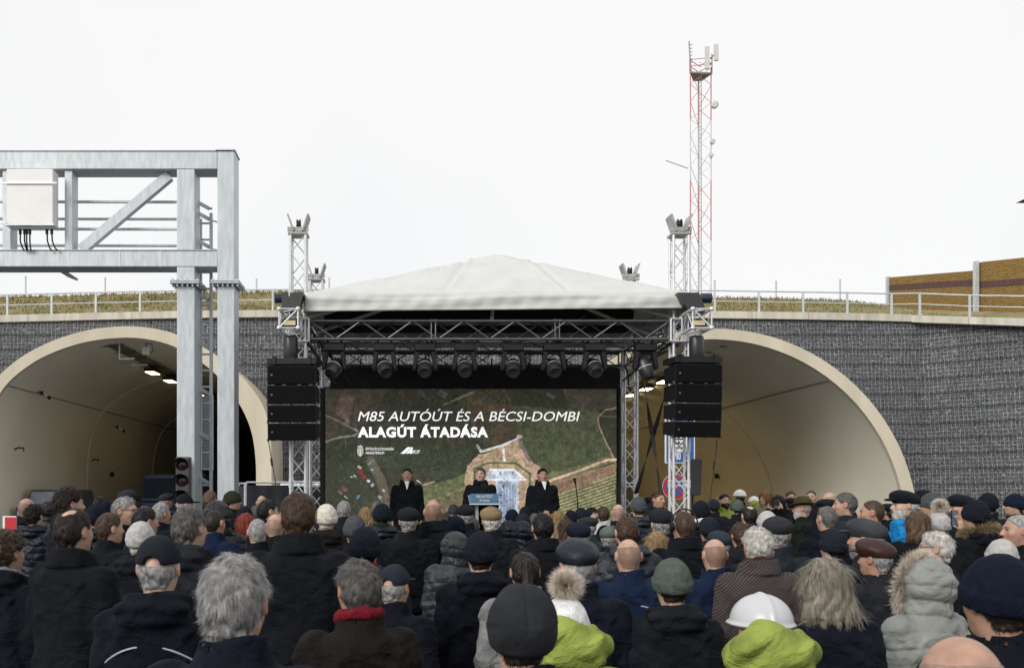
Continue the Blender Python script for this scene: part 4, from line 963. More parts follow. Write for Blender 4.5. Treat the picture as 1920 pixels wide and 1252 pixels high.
# ------------------------------------------------------------------ road signs, fence, vehicles
SGY = 26.0
SG = thing('blue_road_sign', 'blue kilometre board with white border and the number 780 behind the right tower', 'road sign', (XX(1274, SGY), SGY, .13))
signblue = mat('sign_blue', (.02, .10, .36), .4, .05); signwhite = mat('sign_white', (.75, .75, .75), .4, .03); signred = mat('sign_red', (.5, .02, .03), .4, .05); signblack = mat('sign_black', (.02, .02, .02), .5, 0)
b = MB(); b.box(XX(1247, SGY), XX(1303, SGY), SGY, SGY+.04, ZZ(868, SGY), ZZ(770, SGY)); b.build('border_panel', signwhite, SG)
b = MB(); b.box(XX(1249.5, SGY), XX(1300.5, SGY), SGY-.012, SGY-.003, ZZ(866, SGY), ZZ(772, SGY)); bl = b.build('blue_field', signblue, SG)
b = MB(); b.box(XX(1256, SGY), XX(1294, SGY), SGY-.024, SGY-.015, ZZ(847, SGY), ZZ(800, SGY)); b.build('white_field', signwhite, SG)
b = MB()
for k in range(5): z = ZZ(838-k*8, SGY); x = XX(1272, SGY); b.box(x-.02, x+.02, SGY-.032, SGY-.027, z, z+.05); b.hexa([(x-.16, SGY-.032, z-.03), (x+.16, SGY-.032, z-.03), (x-.16, SGY-.027, z-.03), (x+.16, SGY-.027, z-.03), (x-.12, SGY-.032, z), (x+.12, SGY-.032, z), (x-.12, SGY-.027, z), (x+.12, SGY-.027, z)])
b.build('black_symbol', signblack, SG)
text('780', .26, signwhite, SG, bold=.006, target_w=13*SGY/F, loc=at(1263.5, 861, SGY-.02))
b = MB(); b.tube((XX(1266, SGY), SGY+.1, .13), (XX(1266, SGY), SGY+.1, ZZ(775, SGY)), .04, 10); b.build('pole', galv, SG)
NS = thing('no_stopping_sign', 'round red and blue no stopping sign below the blue board', 'road sign', at(1266, 912, SGY-.2))
p = at(1266, 912, SGY-.2)
for r0, yy, m_, nm in ((.335, 0, signwhite, 'rim'), (.325, -.006, signred, 'red_disc'), (.25, -.012, signblue, 'blue_disc')):
    b = MB(); b.lathe((p.x, p.y+yy, p.z), [(.001, 0), (r0, 0), (r0, .004)], 40, 'y', False); b.build(nm, m_, NS)
b = MB()
for s_ in (-1, 1): b.bar((p.x-.18*s_, p.y-.018-.003*s_, p.z-.18), (p.x+.18*s_, p.y-.018-.003*s_, p.z+.18), .055, .003)
b.build('red_cross', signred, NS)
b = MB(); b.box(p.x-.05, p.x+.05, p.y+.006, p.y+.2, p.z-.03, p.z+.03); b.build('clamp', galv, NS)
# mesh fence with dark cover
def fence_panel(a, c, z1, label):
    t = thing('site_fence', label, 'fence', (a[0], a[1], .13), 'mesh fence panels with dark cover'); b = MB(); a = Vector((a[0], a[1], .14)); c = Vector((c[0], c[1], .14)); u = Vector((0, 0, z1-.14))
    for p in (a, c): b.tube(p, p+u, .022, 8)
    b.tube(a+u, c+u, .022, 8); b.tube(a+u*.05, c+u*.05, .02, 8); b.tube(a+u*.5, c+u*.5, .012, 6); b.build('tube_frame', alu, t)
    b = MB(); n = 40; V = []
    for i in range(n+1):
        p = a.lerp(c, i/n); nn = (c-a).cross(Vector((0, 0, 1))).normalized()*(.012*math.sin(i*.9)+.03); V += [p+nn+u*.06, p+nn+u*.97]
    b.add(V, [(2*i, 2*i+1, 2*i+3, 2*i+2) for i in range(n)], True); b.build('cover_sheet', mat('dark_navy_sheet', (.022, .025, .035), .8, .3, 12, .3, 20), t)
FY = 22
fence_panel((XX(462, FY), FY), (XX(628, FY), FY+.3), ZZ(904, FY), 'dark covered mesh fence panel behind the left stage towers')
fence_panel((XX(448, FY+1.5), FY+1.5), (XX(459, FY), FY), ZZ(904, FY)-.02, 'short angled dark fence panel beside the right gantry post')

def rbox(b, x0, x1, y0, y1, z0, z1, dx=0, dyf=0, dyb=0):    # box whose top is narrowed
    b.hexa([(x0, y0, z0), (x1, y0, z0), (x0, y1, z0), (x1, y1, z0), (x0+dx, y0+dyf, z1), (x1-dx, y0+dyf, z1), (x0+dx, y1-dyb, z1), (x1-dx, y1-dyb, z1)])
glassm = mat('vehicle_glass', (.04, .045, .05), .05, 0, spec=1.0)
def vehicle(name, label, cat, cx, y, w, ln, hood_z, top_z, m_, cab_dy, boxy=0, lettering=None, glass=None):
    g = .135; t = thing(name, label, cat, (cx, y, g)); b = MB(); hw = w/2
    rbox(b, cx-hw, cx+hw, y, y+ln, g+.35, hood_z, .04, .05, .03); b.box(cx-hw+.1, cx+hw-.1, y+.2, y+ln-.2, g+.2, g+.36)
    o = b.build('body', m_, t); md = o.modifiers.new('b', 'BEVEL'); md.width = .06; md.segments = 3
    b = MB(); rbox(b, cx-hw+.05, cx+hw-.05, y+cab_dy, y+ln-.1, hood_z-.02, top_z, .10, .35 if not boxy else .12, .1); o = b.build('cabin', m_, t); md = o.modifiers.new('b', 'BEVEL'); md.width = .07; md.segments = 3
    b = MB(); f0 = y+cab_dy; dyy = .35 if not boxy else .12; h = top_z-hood_z
    def wp(x, zf, off=-.012): return (x, f0+dyy*zf+off, hood_z+h*zf)
    b.add([wp(cx-hw+.15, .12), wp(cx+hw-.15, .12), wp(cx+hw-.21, .86), wp(cx-hw+.21, .86)], [(0, 1, 2, 3)]); gl = b.build('windscreen', glass or glassm, t)
    for s_ in (-1, 1): b = MB(); b.box(cx+s_*(hw+.11)-.08, cx+s_*(hw+.11)+.08, y+cab_dy+.15, y+cab_dy+.25, hood_z+.02, hood_z+.24); b.build('mirror', blackm, t)
    for s_ in (-1, 1):
        b = MB(); b.box(cx+s_*(hw-.25)-.13, cx+s_*(hw-.25)+.13, y-.012, y+.05, hood_z-.35, hood_z-.18); b.build('headlight', mat('headlight_glass', (.6, .6, .62), .15, .1), t)
    b = MB()
    for k in range(4): b.box(cx-.42, cx+.42, y-.014, y+.02, hood_z-.36+k*.05, hood_z-.335+k*.05)
    b.build('grille', blackm, t); b = MB(); b.box(cx-hw, cx+hw, y-.08, y+.1, g+.3, g+.5); b.build('bumper', blackm, t)
    for s_ in (-1, 1):
        for yy in (y+.75, y+ln-.8):
            b = MB(); R_ = .38; x = cx+s_*(hw-.12); b.lathe((x, yy, g+R_), [(.22, -.11), (R_-.03, -.11), (R_, -.08), (R_, .08), (R_-.03, .11), (.22, .11)], 20, 'x'); wv = b.build('wheel', mat('tyre_rubber', (.02, .02, .02), .9, .1), t)
            b = MB(); b.lathe((x, yy, g+R_), [(.001, .06*s_), (.1, .08*s_), (.22, .09*s_), (.22, -.09*s_)], 14, 'x'); b.build('rim', alu, wv)
    return t
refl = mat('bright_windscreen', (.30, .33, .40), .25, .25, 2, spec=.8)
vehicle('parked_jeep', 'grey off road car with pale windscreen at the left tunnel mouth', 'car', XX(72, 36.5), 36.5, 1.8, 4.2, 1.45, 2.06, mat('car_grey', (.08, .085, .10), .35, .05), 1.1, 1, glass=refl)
tr_ = vehicle('dark_blue_truck', 'dark blue truck parked inside the left tunnel behind the gantry post', 'truck', XX(315, 42), 42, 2.5, 6.5, 1.55, 2.72, mat('truck_navy', (.012, .03, .09), .35, .1), .15, 1, glass=mat('dark_truck_glass', (.008, .014, .03), .4, .1, spec=.15))
b = MB(); b.box(XX(315, 42)-1.15, XX(315, 42)+1.15, 44.2, 48.4, 1.5, 2.75); b.build('load_box', mat('truck_navy', (.012, .03, .09), .35, .1), tr_)
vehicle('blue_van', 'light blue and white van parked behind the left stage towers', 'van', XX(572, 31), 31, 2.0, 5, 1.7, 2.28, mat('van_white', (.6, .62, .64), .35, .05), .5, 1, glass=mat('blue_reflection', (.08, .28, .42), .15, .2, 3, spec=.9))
t = thing('warning_board', 'red board with white frame at the far left edge of the crowd', 'sign board', at(14, 985, 8.6)); Y = 8.6
b = MB(); b.box(XX(5, Y), XX(30, Y), Y, Y+.02, ZZ(992, Y), ZZ(967, Y)); b.build('white_frame', signwhite, t); b = MB(); b.box(XX(10, Y), XX(31, Y), Y-.01, Y-.003, ZZ(992, Y), ZZ(969, Y)); b.build('red_face', signred, t)
b = MB(); b.tube((XX(17, Y), Y+.04, gz(Y)), (XX(17, Y), Y+.04, ZZ(970, Y)), .02, 8); b.build('pole', galv, t)
# ------------------------------------------------------------------ people: signed distance shapes meshed with surface nets
f32 = np.float32
def surfnet(fn, lo, hi, h):
    ax = [np.arange(lo[i], hi[i]+h, h, dtype=f32) for i in range(3)]
    X, Y, Z = np.meshgrid(*ax, indexing='ij'); V = fn(X, Y, Z); s = V < 0
    nx_, ny_, nz_ = [n-1 for n in V.shape]
    cnt = np.zeros((nx_, ny_, nz_), np.uint8)
    for a in (0, 1):
        for c in (0, 1):
            for d in (0, 1): cnt += s[a:a+nx_, c:c+ny_, d:d+nz_]
    mask = (cnt > 0) & (cnt < 8); I = np.argwhere(mask); n = len(I); ids = np.full(mask.shape, -1, np.int32); ids[mask] = np.arange(n)
    acc = np.zeros((n, 3), f32); w = np.zeros(n, f32)
    corners = [(a, c, d) for a in (0, 1) for c in (0, 1) for d in (0, 1)]
    for p in corners:
        for k in range(3):
            if p[k] == 0:
                q = list(p); q[k] = 1
                v0 = V[I[:, 0]+p[0], I[:, 1]+p[1], I[:, 2]+p[2]]; v1 = V[I[:, 0]+q[0], I[:, 1]+q[1], I[:, 2]+q[2]]
                c_ = (v0 < 0) != (v1 < 0); t = np.where(c_, v0/np.where(c_, v0-v1, 1), 0)
                P = np.tile(np.array(p, f32), (n, 1)); P[:, k] = t; acc += P*c_[:, None]; w += c_
    P = (I+acc/w[:, None])*h+np.array(lo, f32)
    Q = []
    for k in range(3):
        u, v = [(1, 2), (2, 0), (0, 1)][k]
        sl0 = [slice(1, -1)]*3; sl1 = [slice(1, -1)]*3; sl0[k] = slice(0, -1); sl1[k] = slice(1, None)
        a = s[tuple(sl0)]; b_ = s[tuple(sl1)]; E = np.argwhere(a != b_); inside = a[a != b_]
        E = E+1; E[:, k] -= 1
        def cid(du, dv):
            c = E.copy(); c[:, u] -= du; c[:, v] -= dv; return ids[c[:, 0], c[:, 1], c[:, 2]]
        q = np.stack([cid(1, 1), cid(0, 1), cid(0, 0), cid(1, 0)], 1)
        q[~inside] = q[~inside][:, ::-1]; Q.append(q)
    Q = np.concatenate(Q); Q = Q[(Q >= 0).all(1)]
    return P, Q
def ell(p, c, r):
    x, y, z = p[0]-c[0], p[1]-c[1], p[2]-c[2]
    k0 = np.sqrt((x/r[0])**2+(y/r[1])**2+(z/r[2])**2)+1e-6; k1 = np.sqrt((x/r[0]**2)**2+(y/r[1]**2)**2+(z/r[2]**2)**2)+1e-6
    return k0*(k0-1)/k1
def capz(p, a, b_, ra, rb):
    bx = [b_[i]-a[i] for i in range(3)]; L2 = sum(v*v for v in bx)
    t = np.clip(sum((p[i]-a[i])*bx[i] for i in range(3))/L2, 0, 1)
    return np.sqrt(sum((p[i]-a[i]-bx[i]*t)**2 for i in range(3)))-(ra+(rb-ra)*t)
def smin(a, b_, k):
    h = np.maximum(k-np.abs(a-b_), 0)/k; return np.minimum(a, b_)-h*h*k*.25
def smax(a, b_, k): return -smin(-a, -b_, k)
def sect(p, zs, rx, ry, cy, n=2.3):
    z = p[2]; RX = np.interp(z, zs, rx); RY = np.interp(z, zs, ry); CY = np.interp(z, zs, cy)
    k = (np.abs(p[0]/RX)**n+np.abs((p[1]-CY)/RY)**n)**(1/n)
    d = (k-1)*np.minimum(RX, RY)
    return np.maximum(d, np.maximum(zs[0]-z, z-zs[-1])).astype(f32)
def wob(p, f, seed=0):
    x, y, z = p; s_ = seed*1.7
    return (np.sin(f*x+1.5*np.sin(f*.7*z+s_))*np.sin(f*.8*z+1.2*np.sin(f*.9*y+s_*2))+.5*np.sin(f*2.1*z+2*np.sin(f*1.3*x)+s_)*np.sin(f*1.9*y+s_)).astype(f32)
HC = (0, -.002, 1.648)
def head_sdf(p):
    x, y, z = p; ax_ = np.abs(x); q = (ax_, y, z)
    d = ell(p, HC, (.077, .097, .103))
    d = smin(d, ell(p, (0, .028, 1.60), (.064, .070, .082)), .03)
    d = smin(d, ell(p, (0, .055, 1.555), (.036, .036, .030)), .035)
    d = smin(d, ell(q, (.040, .062, 1.615), (.022, .022, .020)), .02)
    d = smin(d, ell(p, (0, .088, 1.665), (.046, .014, .010)), .015)
    d = smax(d, -ell(q, (.031, .104, 1.645), (.016, .014, .011)), .012)
    d = smin(d, capz(p, (0, .096, 1.652), (0, .117, 1.612), .008, .0125), .012)
    d = smin(d, ell(q, (.013, .104, 1.609), (.009, .010, .008)), .006)
    d = smin(d, ell(q, (.0, .098, 1.584), (.022, .008, .006)), .006); d = smin(d, ell(p, (0, .096, 1.574), (.019, .008, .006)), .005)
    e = ell((ax_-.0, y, z), (.083, -.008, 1.638), (.012, .020, .033)); e = smax(e, -ell(q, (.094, -.002, 1.640), (.008, .011, .020)), .006)
    d = smin(d, e, .010)
    nk = capz(p, (0, -.022, 1.44), (0, -.012, 1.58), .062, .054)
    return smin(d, nk, .03)
POSES = {   # shoulder, elbow, wrist, finger direction, thumb side
 'down': [((.185, -.005, 1.405), (.235, -.02, 1.12), (.245, .04, .88), (0, .10, -1))]*2,
 'front': [((.185, 0, 1.405), (.24, -.01, 1.12), (.075, .20, 1.00), (-.9, .25, -.25))]*2,
 'lectern': [((.185, 0, 1.405), (.25, .02, 1.12), (.19, .24, 1.06), (-.15, 1, -.05))]*2,
 'phone': [((.185, 0, 1.405), (.21, .20, 1.24), (.10, .33, 1.50), (-.25, .12, 1))]*2,
 'onehand': [((.185, 0, 1.405), (.24, .16, 1.22), (.17, .30, 1.50), (-.15, .1, 1)), ((.185, -.005, 1.405), (.235, -.02, 1.12), (.245, .04, .88), (0, .10, -1))],
}
def arm_sides(pose):
    for i, sx in enumerate((1, -1)):
        sh, el, wr_, fd = POSES[pose][i]; m = lambda v: (v[0]*sx, v[1], v[2]); yield sx, m(sh), m(el), m(wr_), Vector((fd[0]*sx, fd[1], fd[2])).normalized()
def body_sdf(pose):
    def fn(X, Y, Z):
        p = (X, Y, Z); d = head_sdf(p)
        t = sect(p, [.86, .95, 1.08, 1.22, 1.34, 1.41, 1.46], [.165, .17, .145, .16, .175, .15, .07], [.105, .11, .10, .11, .11, .09, .06], [0, 0, .005, .005, 0, -.01, -.02], 2.2); d = smin(d, t, .04)
        for sx in (1, -1):
            d = smin(d, capz(p, (sx*.085, 0, .90), (sx*.095, .01, .50), .085, .055), .03); d = smin(d, capz(p, (sx*.095, .01, .50), (sx*.10, -.02, .08), .055, .038), .03); d = smin(d, ell(p, (sx*.10, .045, .035), (.045, .12, .035)), .03)
        for sx, sh, el, wr_, fd in arm_sides(pose):
            d = smin(d, capz(p, sh, el, .052, .042), .04); d = smin(d, capz(p, el, wr_, .040, .026), .02)
            w = Vector(wr_); pc = w+fd*.045; side = fd.cross(Vector((0, 1, 0)) if abs(fd.y) < .7 else Vector((0, 0, 1)))
            if pose in ('down',): side = Vector((0, 1, 0)).cross(fd).cross(fd)*1.0; side = fd.cross(Vector((sx, 0, 0)))
            side.normalize(); nrm = fd.cross(side).normalized()
            a = w+fd*.015; d = smin(d, capz(p, a+side*.016, a+fd*.065+side*.020, .022, .019), .015); d = smin(d, capz(p, a-side*.016, a+fd*.065-side*.020, .022, .019), .015)
            inw = Vector((-sx, 0, 0)) if pose != 'lectern' else Vector((0, 0, -1))
            for k, (off, ln) in enumerate(((-.030, .058), (-.010, .070), (.010, .074), (.030, .066))):
                r = w+fd*.085+side*off; m_ = r+fd*ln*.5+inw*.006; e = m_+(fd*.7+inw*.7).normalized()*ln*.5
                d = smin(d, np.minimum(capz(p, r, m_, .0095, .009), capz(p, m_, e, .009, .008)), .005)
            r = w+fd*.03+side*.034; d = smin(d, capz(p, r, r+(fd*.6+side*.5+inw*.5).normalized()*.062, .012, .0095), .008)
        return d
    return fn
def coat_sdf(kind, pose):
    hem = {'overcoat': .58, 'tweed': .62}.get(kind, .80)
    puf = kind in ('puffer', 'hoodup')
    def fn(X, Y, Z):
        p = (X, Y, Z); g = .018 if puf else 0.
        rb = .235 if kind in ('overcoat', 'tweed') else .215
        zs = [hem, .95, 1.10, 1.24, 1.34, 1.40, 1.44, 1.475, 1.51]
        d = sect(p, zs, [rb+g, .212+g, .20+g, .208+g, .212+g, .195+g, .155+g*.5, .105, .085], [.165+g, .155+g, .148+g, .152+g, .145+g, .128+g, .115+g*.5, .100, .090], [0, 0, 0, 0, -.005, -.012, -.018, -.018, -.015], 2.5)
        for sx, sh, el, wr_, fd in arm_sides(pose):
            sh = (sh[0]*1.02, sh[1], sh[2]-.005)
            d = smin(d, capz(p, sh, el, .078+g*.6, .064+g*.6), .045); d = smin(d, capz(p, el, wr_, .062+g*.6, .047+g*.4), .02)
        if kind in ('overcoat', 'tweed', 'jacket', 'hivis'):
            x, y, z = p; cr = np.sqrt((x/1.02)**2+(y+.012)**2); tz = np.clip((z-1.45)/.10, 0, 1); R_ = .094-.014*tz
            top = 1.548-.25*np.clip(y+.02, -.05, .08)
            c = np.maximum(np.abs(cr-R_)-.011, np.maximum(1.44-z, z-top)); d = smin(d, c.astype(f32), .008)
            if kind in ('overcoat', 'tweed'):       # folded collar leaf
                R2 = .100+.075*np.clip((1.545-z)/.10, 0, 1)*.38; c = np.maximum(np.abs(cr-R2)-.0115, np.maximum(1.466-z, z-top)); d = smin(d, c.astype(f32), .012)
        if kind in ('hood', 'puffer'):      # hood lying on the back
            hb = ell(p, (0, -.100, 1.470), (.150, .085, .085)); hb = smax(hb, -ell(p, (0, -.045, 1.56), (.085, .085, .085)), .03); hb = hb+.006*np.sin(p[2]*95+9*np.abs(p[0])).astype(f32)
            r2 = np.abs(np.sqrt((p[0]/1.12)**2+(p[1]+.015)**2)-.105)-.028; ring = smax(r2, np.abs(p[2]-1.488+.35*np.clip(p[1], -.05, .1))-.040, .02)
            d = smin(d, hb, .025); d = smin(d, ring.astype(f32), .02)
        if kind == 'hivis':
            hb = ell(p, (0, -.120, 1.585), (.185, .115, .125)); hb = smax(hb, -ell(p, (0, -.02, 1.69), (.120, .145, .14)), .02); d = smin(d, hb+.010*wob(p, 24, 1), .05)
        if kind == 'hoodup':
            sh_ = ell(p, (0, -.020, 1.640), (.128, .145, .150)); sh_ = smin(sh_, ell(p, (0, -.02, 1.49), (.125, .115, .10)), .05); sh_ = smax(sh_, -ell(p, (0, .075, 1.640), (.100, .15, .120)), .01); d = smin(d, sh_, .03)
        if puf:
            q = np.sin(PI*(p[2]+.05*p[0]**2+.012*np.sin(p[0]*14))/.078); d = d-.013*np.abs(q).astype(f32)**.4+.010
            if kind == 'hoodup': d = d+np.where(p[2] > 1.5, .006*np.exp(-(p[0]/.006)**2), 0).astype(f32)
        d = d-.007*((1-np.abs(np.sin(9*p[2]+7*p[0]*np.sign(p[1]+.001)*0+2.2*wob(p, 9, 2))))**4).astype(f32)*(p[2] < 1.40)
        am = {'overcoat': .0045, 'tweed': .004}.get(kind, .007)
        d = d+am*wob(p, 19, len(kind))+am*.5*wob(p, 43, 2)
        back = np.exp(-(p[0]/.0045)**2)*np.clip((1.42-p[2])*8, 0, 1)*(p[1] < 0)
        if kind in ('overcoat', 'tweed', 'jacket'): d = d+.003*back.astype(f32)
        # shoulder seam
        sm_ = np.exp(-((np.abs(p[0])-.195-.02*np.clip(1.3-p[2], 0, .2))/.004)**2)*(p[2] > 1.12)
        return (d+.0028*sm_).astype(f32)
    return fn
def trousers_sdf(X, Y, Z):
    p = (X, Y, Z); d = ell(p, (0, 0, .90), (.185, .135, .14))
    for sx in (1, -1): d = smin(d, capz(p, (sx*.088, 0, .86), (sx*.097, .01, .50), .100, .074), .03); d = smin(d, capz(p, (sx*.097, .01, .50), (sx*.10, -.01, .075), .074, .062), .03)
    return d+.004*wob(p, 25, 3)
def shoe_sdf(X, Y, Z):
    p = (X, Y, Z); d = ell(p, (0, .05, .045), (.055, .14, .05)); d = smin(d, ell(p, (0, -.03, .07), (.048, .06, .07)), .03); return smax(d, .004-Z, .004)
PM = {}
def proto(key, fn, lo, hi, h):
    if key not in PM:
        P, Q = surfnet(fn, lo, hi, h); me = npmesh(key.split('/')[0], P, Q); me.materials.append(None); PM[key] = (me, P, Q)
    return PM[key][0]
def vcol(me, P):
    x, y, z = np.abs(P[:, 0]), P[:, 1], P[:, 2]; c = np.ones((len(P), 4), f32)
    def put(m, col):
        m = np.clip(m, 0, 1)[:, None]; c[:, :3] = c[:, :3]*(1-m)+np.array(col, f32)*m
    face = (y > .03)&(z > 1.5)
    put(np.exp(-((x/.022)**2+((z-1.579)/.008)**2)**2)*(y > .08), (.62, .32, .30)); put(np.exp(-(((x-.031)/.013)**2+((z-1.646)/.006)**2)**2)*(y > .06), (.10, .08, .07))
    put(.75*np.exp(-(((x-.032)/.019)**2+((z-1.668)/.0045)**2)**2)*(y > .06), (.22, .15, .11)); put(.45*np.exp(-(((x)/.018)**2+((z-1.615)/.02)**2))*(y > .09), (.95, .60, .52))
    put(.4*((x > .080)&(z > 1.6)).astype(f32), (.95, .55, .50)); put(.3*np.exp(-(((x-.045)/.02)**2+((z-1.605)/.02)**2))*(y > .04), (.97, .62, .56))
    a = me.color_attributes.new('Col', 'FLOAT_COLOR', 'POINT'); a.data.foreach_set('color', c.ravel())
def body_mesh(pose):
    k = 'body/'+pose
    if k not in PM:
        hi = (.33, .42, 1.78) if pose in ('phone', 'onehand', 'lectern') else (.33, .34, 1.78)
        me = proto(k, body_sdf(pose), (-.33, -.16, -.02), hi, .0085); vcol(me, PM[k][1])
    return PM[k][0]
def coat_mesh(kind, pose):
    hi = (.37, .44, 1.82) if pose != 'down' else (.37, .22, 1.82)
    return proto('coat/'+kind+pose, coat_sdf(kind, pose), (-.37, -.29, .54), hi, .0095 if kind not in ('hoodup', 'hivis') else .0075)
# ---- hair
def hair_region(kind):
    def fn(X, Y, Z):
        p = (X, Y, Z); q = (X, Y, Z-HC[2]); ax_ = np.abs(X)
        yl = np.interp(q[2], [-.09, -.05, -.02, .01, .04, .075, .10], [-.055, -.04, -.022, .016, .055, .078, .085]); r = np.maximum(Y-yl, (-.088-.0*Y)-q[2]); r = np.maximum(r, -(ell((ax_, Y, Z), (.085, -.005, 1.637), (.018, .026, .038))-.002))
        if kind == 'bald': r = np.maximum(r, .012+.006*wob(p, 45, 3)-(ell(p, (0, .03, 1.745), (.072, .125, .060))))
        if kind == 'balding': r = np.maximum(r, .004-(ell(p, (0, -.045, 1.755), (.038, .045, .035))))
        return r
    return fn
HK = {'short': (.010, .003), 'buzz': (.004, .001), 'bald': (.0035, .0008), 'balding': (.010, .003), 'full': (.012, .004), 'curly': (.024, .010), 'ring': (.010, .003)}
def hair_sdf(kind):
    th, am = HK[kind]; reg = hair_region(kind)
    def fn(X, Y, Z):
        p = (X, Y, Z); d = smin(ell(p, HC, (.077, .097, .103)), capz(p, (0, -.022, 1.50), (0, -.012, 1.60), .060, .058), .03)
        tz = th*(np.clip((Z-1.57)/.06, .25, 1)); d = d-tz-am*wob(p, 70, 1)-am*.6*wob(p, 150, 2); r = reg(X, Y, Z)
        if kind == 'ring': r = np.maximum(r, Z-1.655)
        return smax(d, r, .008).astype(f32)
    return fn
def long_sdf(kind):
    def fn(X, Y, Z):
        p = (X, Y, Z); d = ell(p, (HC[0], HC[1]-.006, HC[2]+.004), (.094, .112, .116)); lowz = {'long': 1.43, 'bob': 1.50}[kind]
        s_ = sect(p, [lowz, 1.48 if kind == 'long' else 1.53, 1.62, 1.70], [.118 if kind == 'long' else .100, .116 if kind == 'long' else .106, .094, .08], [.055, .075, .10, .08], [-.10 if kind == 'long' else -.055, -.07 if kind == 'long' else -.045, -.02, -.01], 2.2); d = smin(d, s_, .03)
        d = d+.006*np.sin(X*120+4*np.sin(Z*22)+2*np.sin(Z*9)).astype(f32)
        cut = ell((np.abs(X), Y, Z), (0, .12, 1.60), (.068, .10, .115)); return smax(d, -cut, .01).astype(f32)
    return fn
RAD = .105
def strands(name, P, Q, n, ln, w, lift=.15, flow=None, jitter=.35, seed=1, nseg=3, curl=0.):
    rs = np.random.RandomState(seed); tri = P[Q[:, [0, 1, 2]]]; nr = np.cross(tri[:, 1]-tri[:, 0], tri[:, 2]-tri[:, 0]); ar = np.linalg.norm(nr, axis=1); nr /= ar[:, None]+1e-12
    k = rs.choice(len(Q), n, p=ar/ar.sum()); uu = rs.rand(n, 2); o = P[Q[k, 0]]+(P[Q[k, 1]]-P[Q[k, 0]])*uu[:, :1]+(P[Q[k, 3]]-P[Q[k, 0]])*uu[:, 1:]; N_ = nr[k]
    W_ = np.array((0.012, -.045, 1.75)); fl = flow(o) if flow else np.stack([(o-W_)[:, 0]*1.2, (o-W_)[:, 1]*1.2, -np.abs(o[:, 2]-1.78)*1.6-.02], 1)
    fl = fl-N_*(fl*N_).sum(1)[:, None]; fl /= np.linalg.norm(fl, axis=1)[:, None]+1e-9; fl += rs.randn(n, 3)*jitter; fl = fl-N_*(fl*N_).sum(1)[:, None]*.8; fl /= np.linalg.norm(fl, axis=1)[:, None]+1e-9
    sd = np.cross(fl, N_); sd /= np.linalg.norm(sd, axis=1)[:, None]+1e-9; L_ = ln*(.6+.8*rs.rand(n, 1)); V = []; ph = rs.rand(n, 1)*6.28
    for j in range(nseg+1):
        t = j/nseg; c = o+fl*L_*t+N_*(lift*L_*(t-.75*t*t)+.0015*t)-N_*(L_*t)**2/(2*RAD)+sd*np.sin(ph+t*3.5)*L_*(.04+curl)*t; ww = w*(1-.75*t); V += [c-sd*ww/2, c+sd*ww/2]
    V = np.stack(V, 1).reshape(-1, 3); b0 = np.arange(n)[:, None]*(2*(nseg+1)); F_ = np.concatenate([b0+np.array([[2*j, 2*j+1, 2*j+3, 2*j+2]]) for j in range(nseg)], 0)
    return V, F_
def hair_mesh(kind, dense=1):
    key = 'hair/%s%d' % (kind, dense)
    if key in PM: return PM[key][0]
    if kind in ('long', 'bob'): P, Q = surfnet(long_sdf(kind), (-.17, -.2, 1.32), (.17, .14, 1.80), .007)
    else: P, Q = surfnet(hair_sdf(kind), (-.14, -.17, 1.50), (.14, .15, 1.81), .006)
    pr = {'short': (3600, .026, .0026, .10), 'buzz': (2600, .007, .0014, .3), 'bald': (1000, .005, .0010, .3), 'balding': (3000, .024, .0024, .08), 'full': (5200, .028, .0026, .08), 'curly': (5200, .024, .0030, .4), 'ring': (1500, .016, .0022, .10), 'long': (8000, .085, .003, .01), 'bob': (6500, .08, .003, .012)}[kind]
    flow = (lambda o: np.stack([o[:, 0]*.15, o[:, 1]*.1-.01, -np.ones(len(o))], 1)) if kind in ('long', 'bob') else None
    global RAD
    RAD = .105 if kind not in ('long', 'bob') else .22
    V, F_ = strands('h', P, Q, int(pr[0]*dense), pr[1], pr[2]/(dense**.4), pr[3], flow, jitter=.22 if kind not in ('curly', 'long', 'bob') else (.9 if kind == 'curly' else .07), nseg=3, curl=.3 if kind == 'curly' else .05, seed=hash(kind) % 97 if False else len(kind)*7)
    me = npmesh('hair', np.concatenate([P, V]), np.concatenate([Q, F_+len(P)])); me.materials.append(None); PM[key] = (me, P, Q); return me
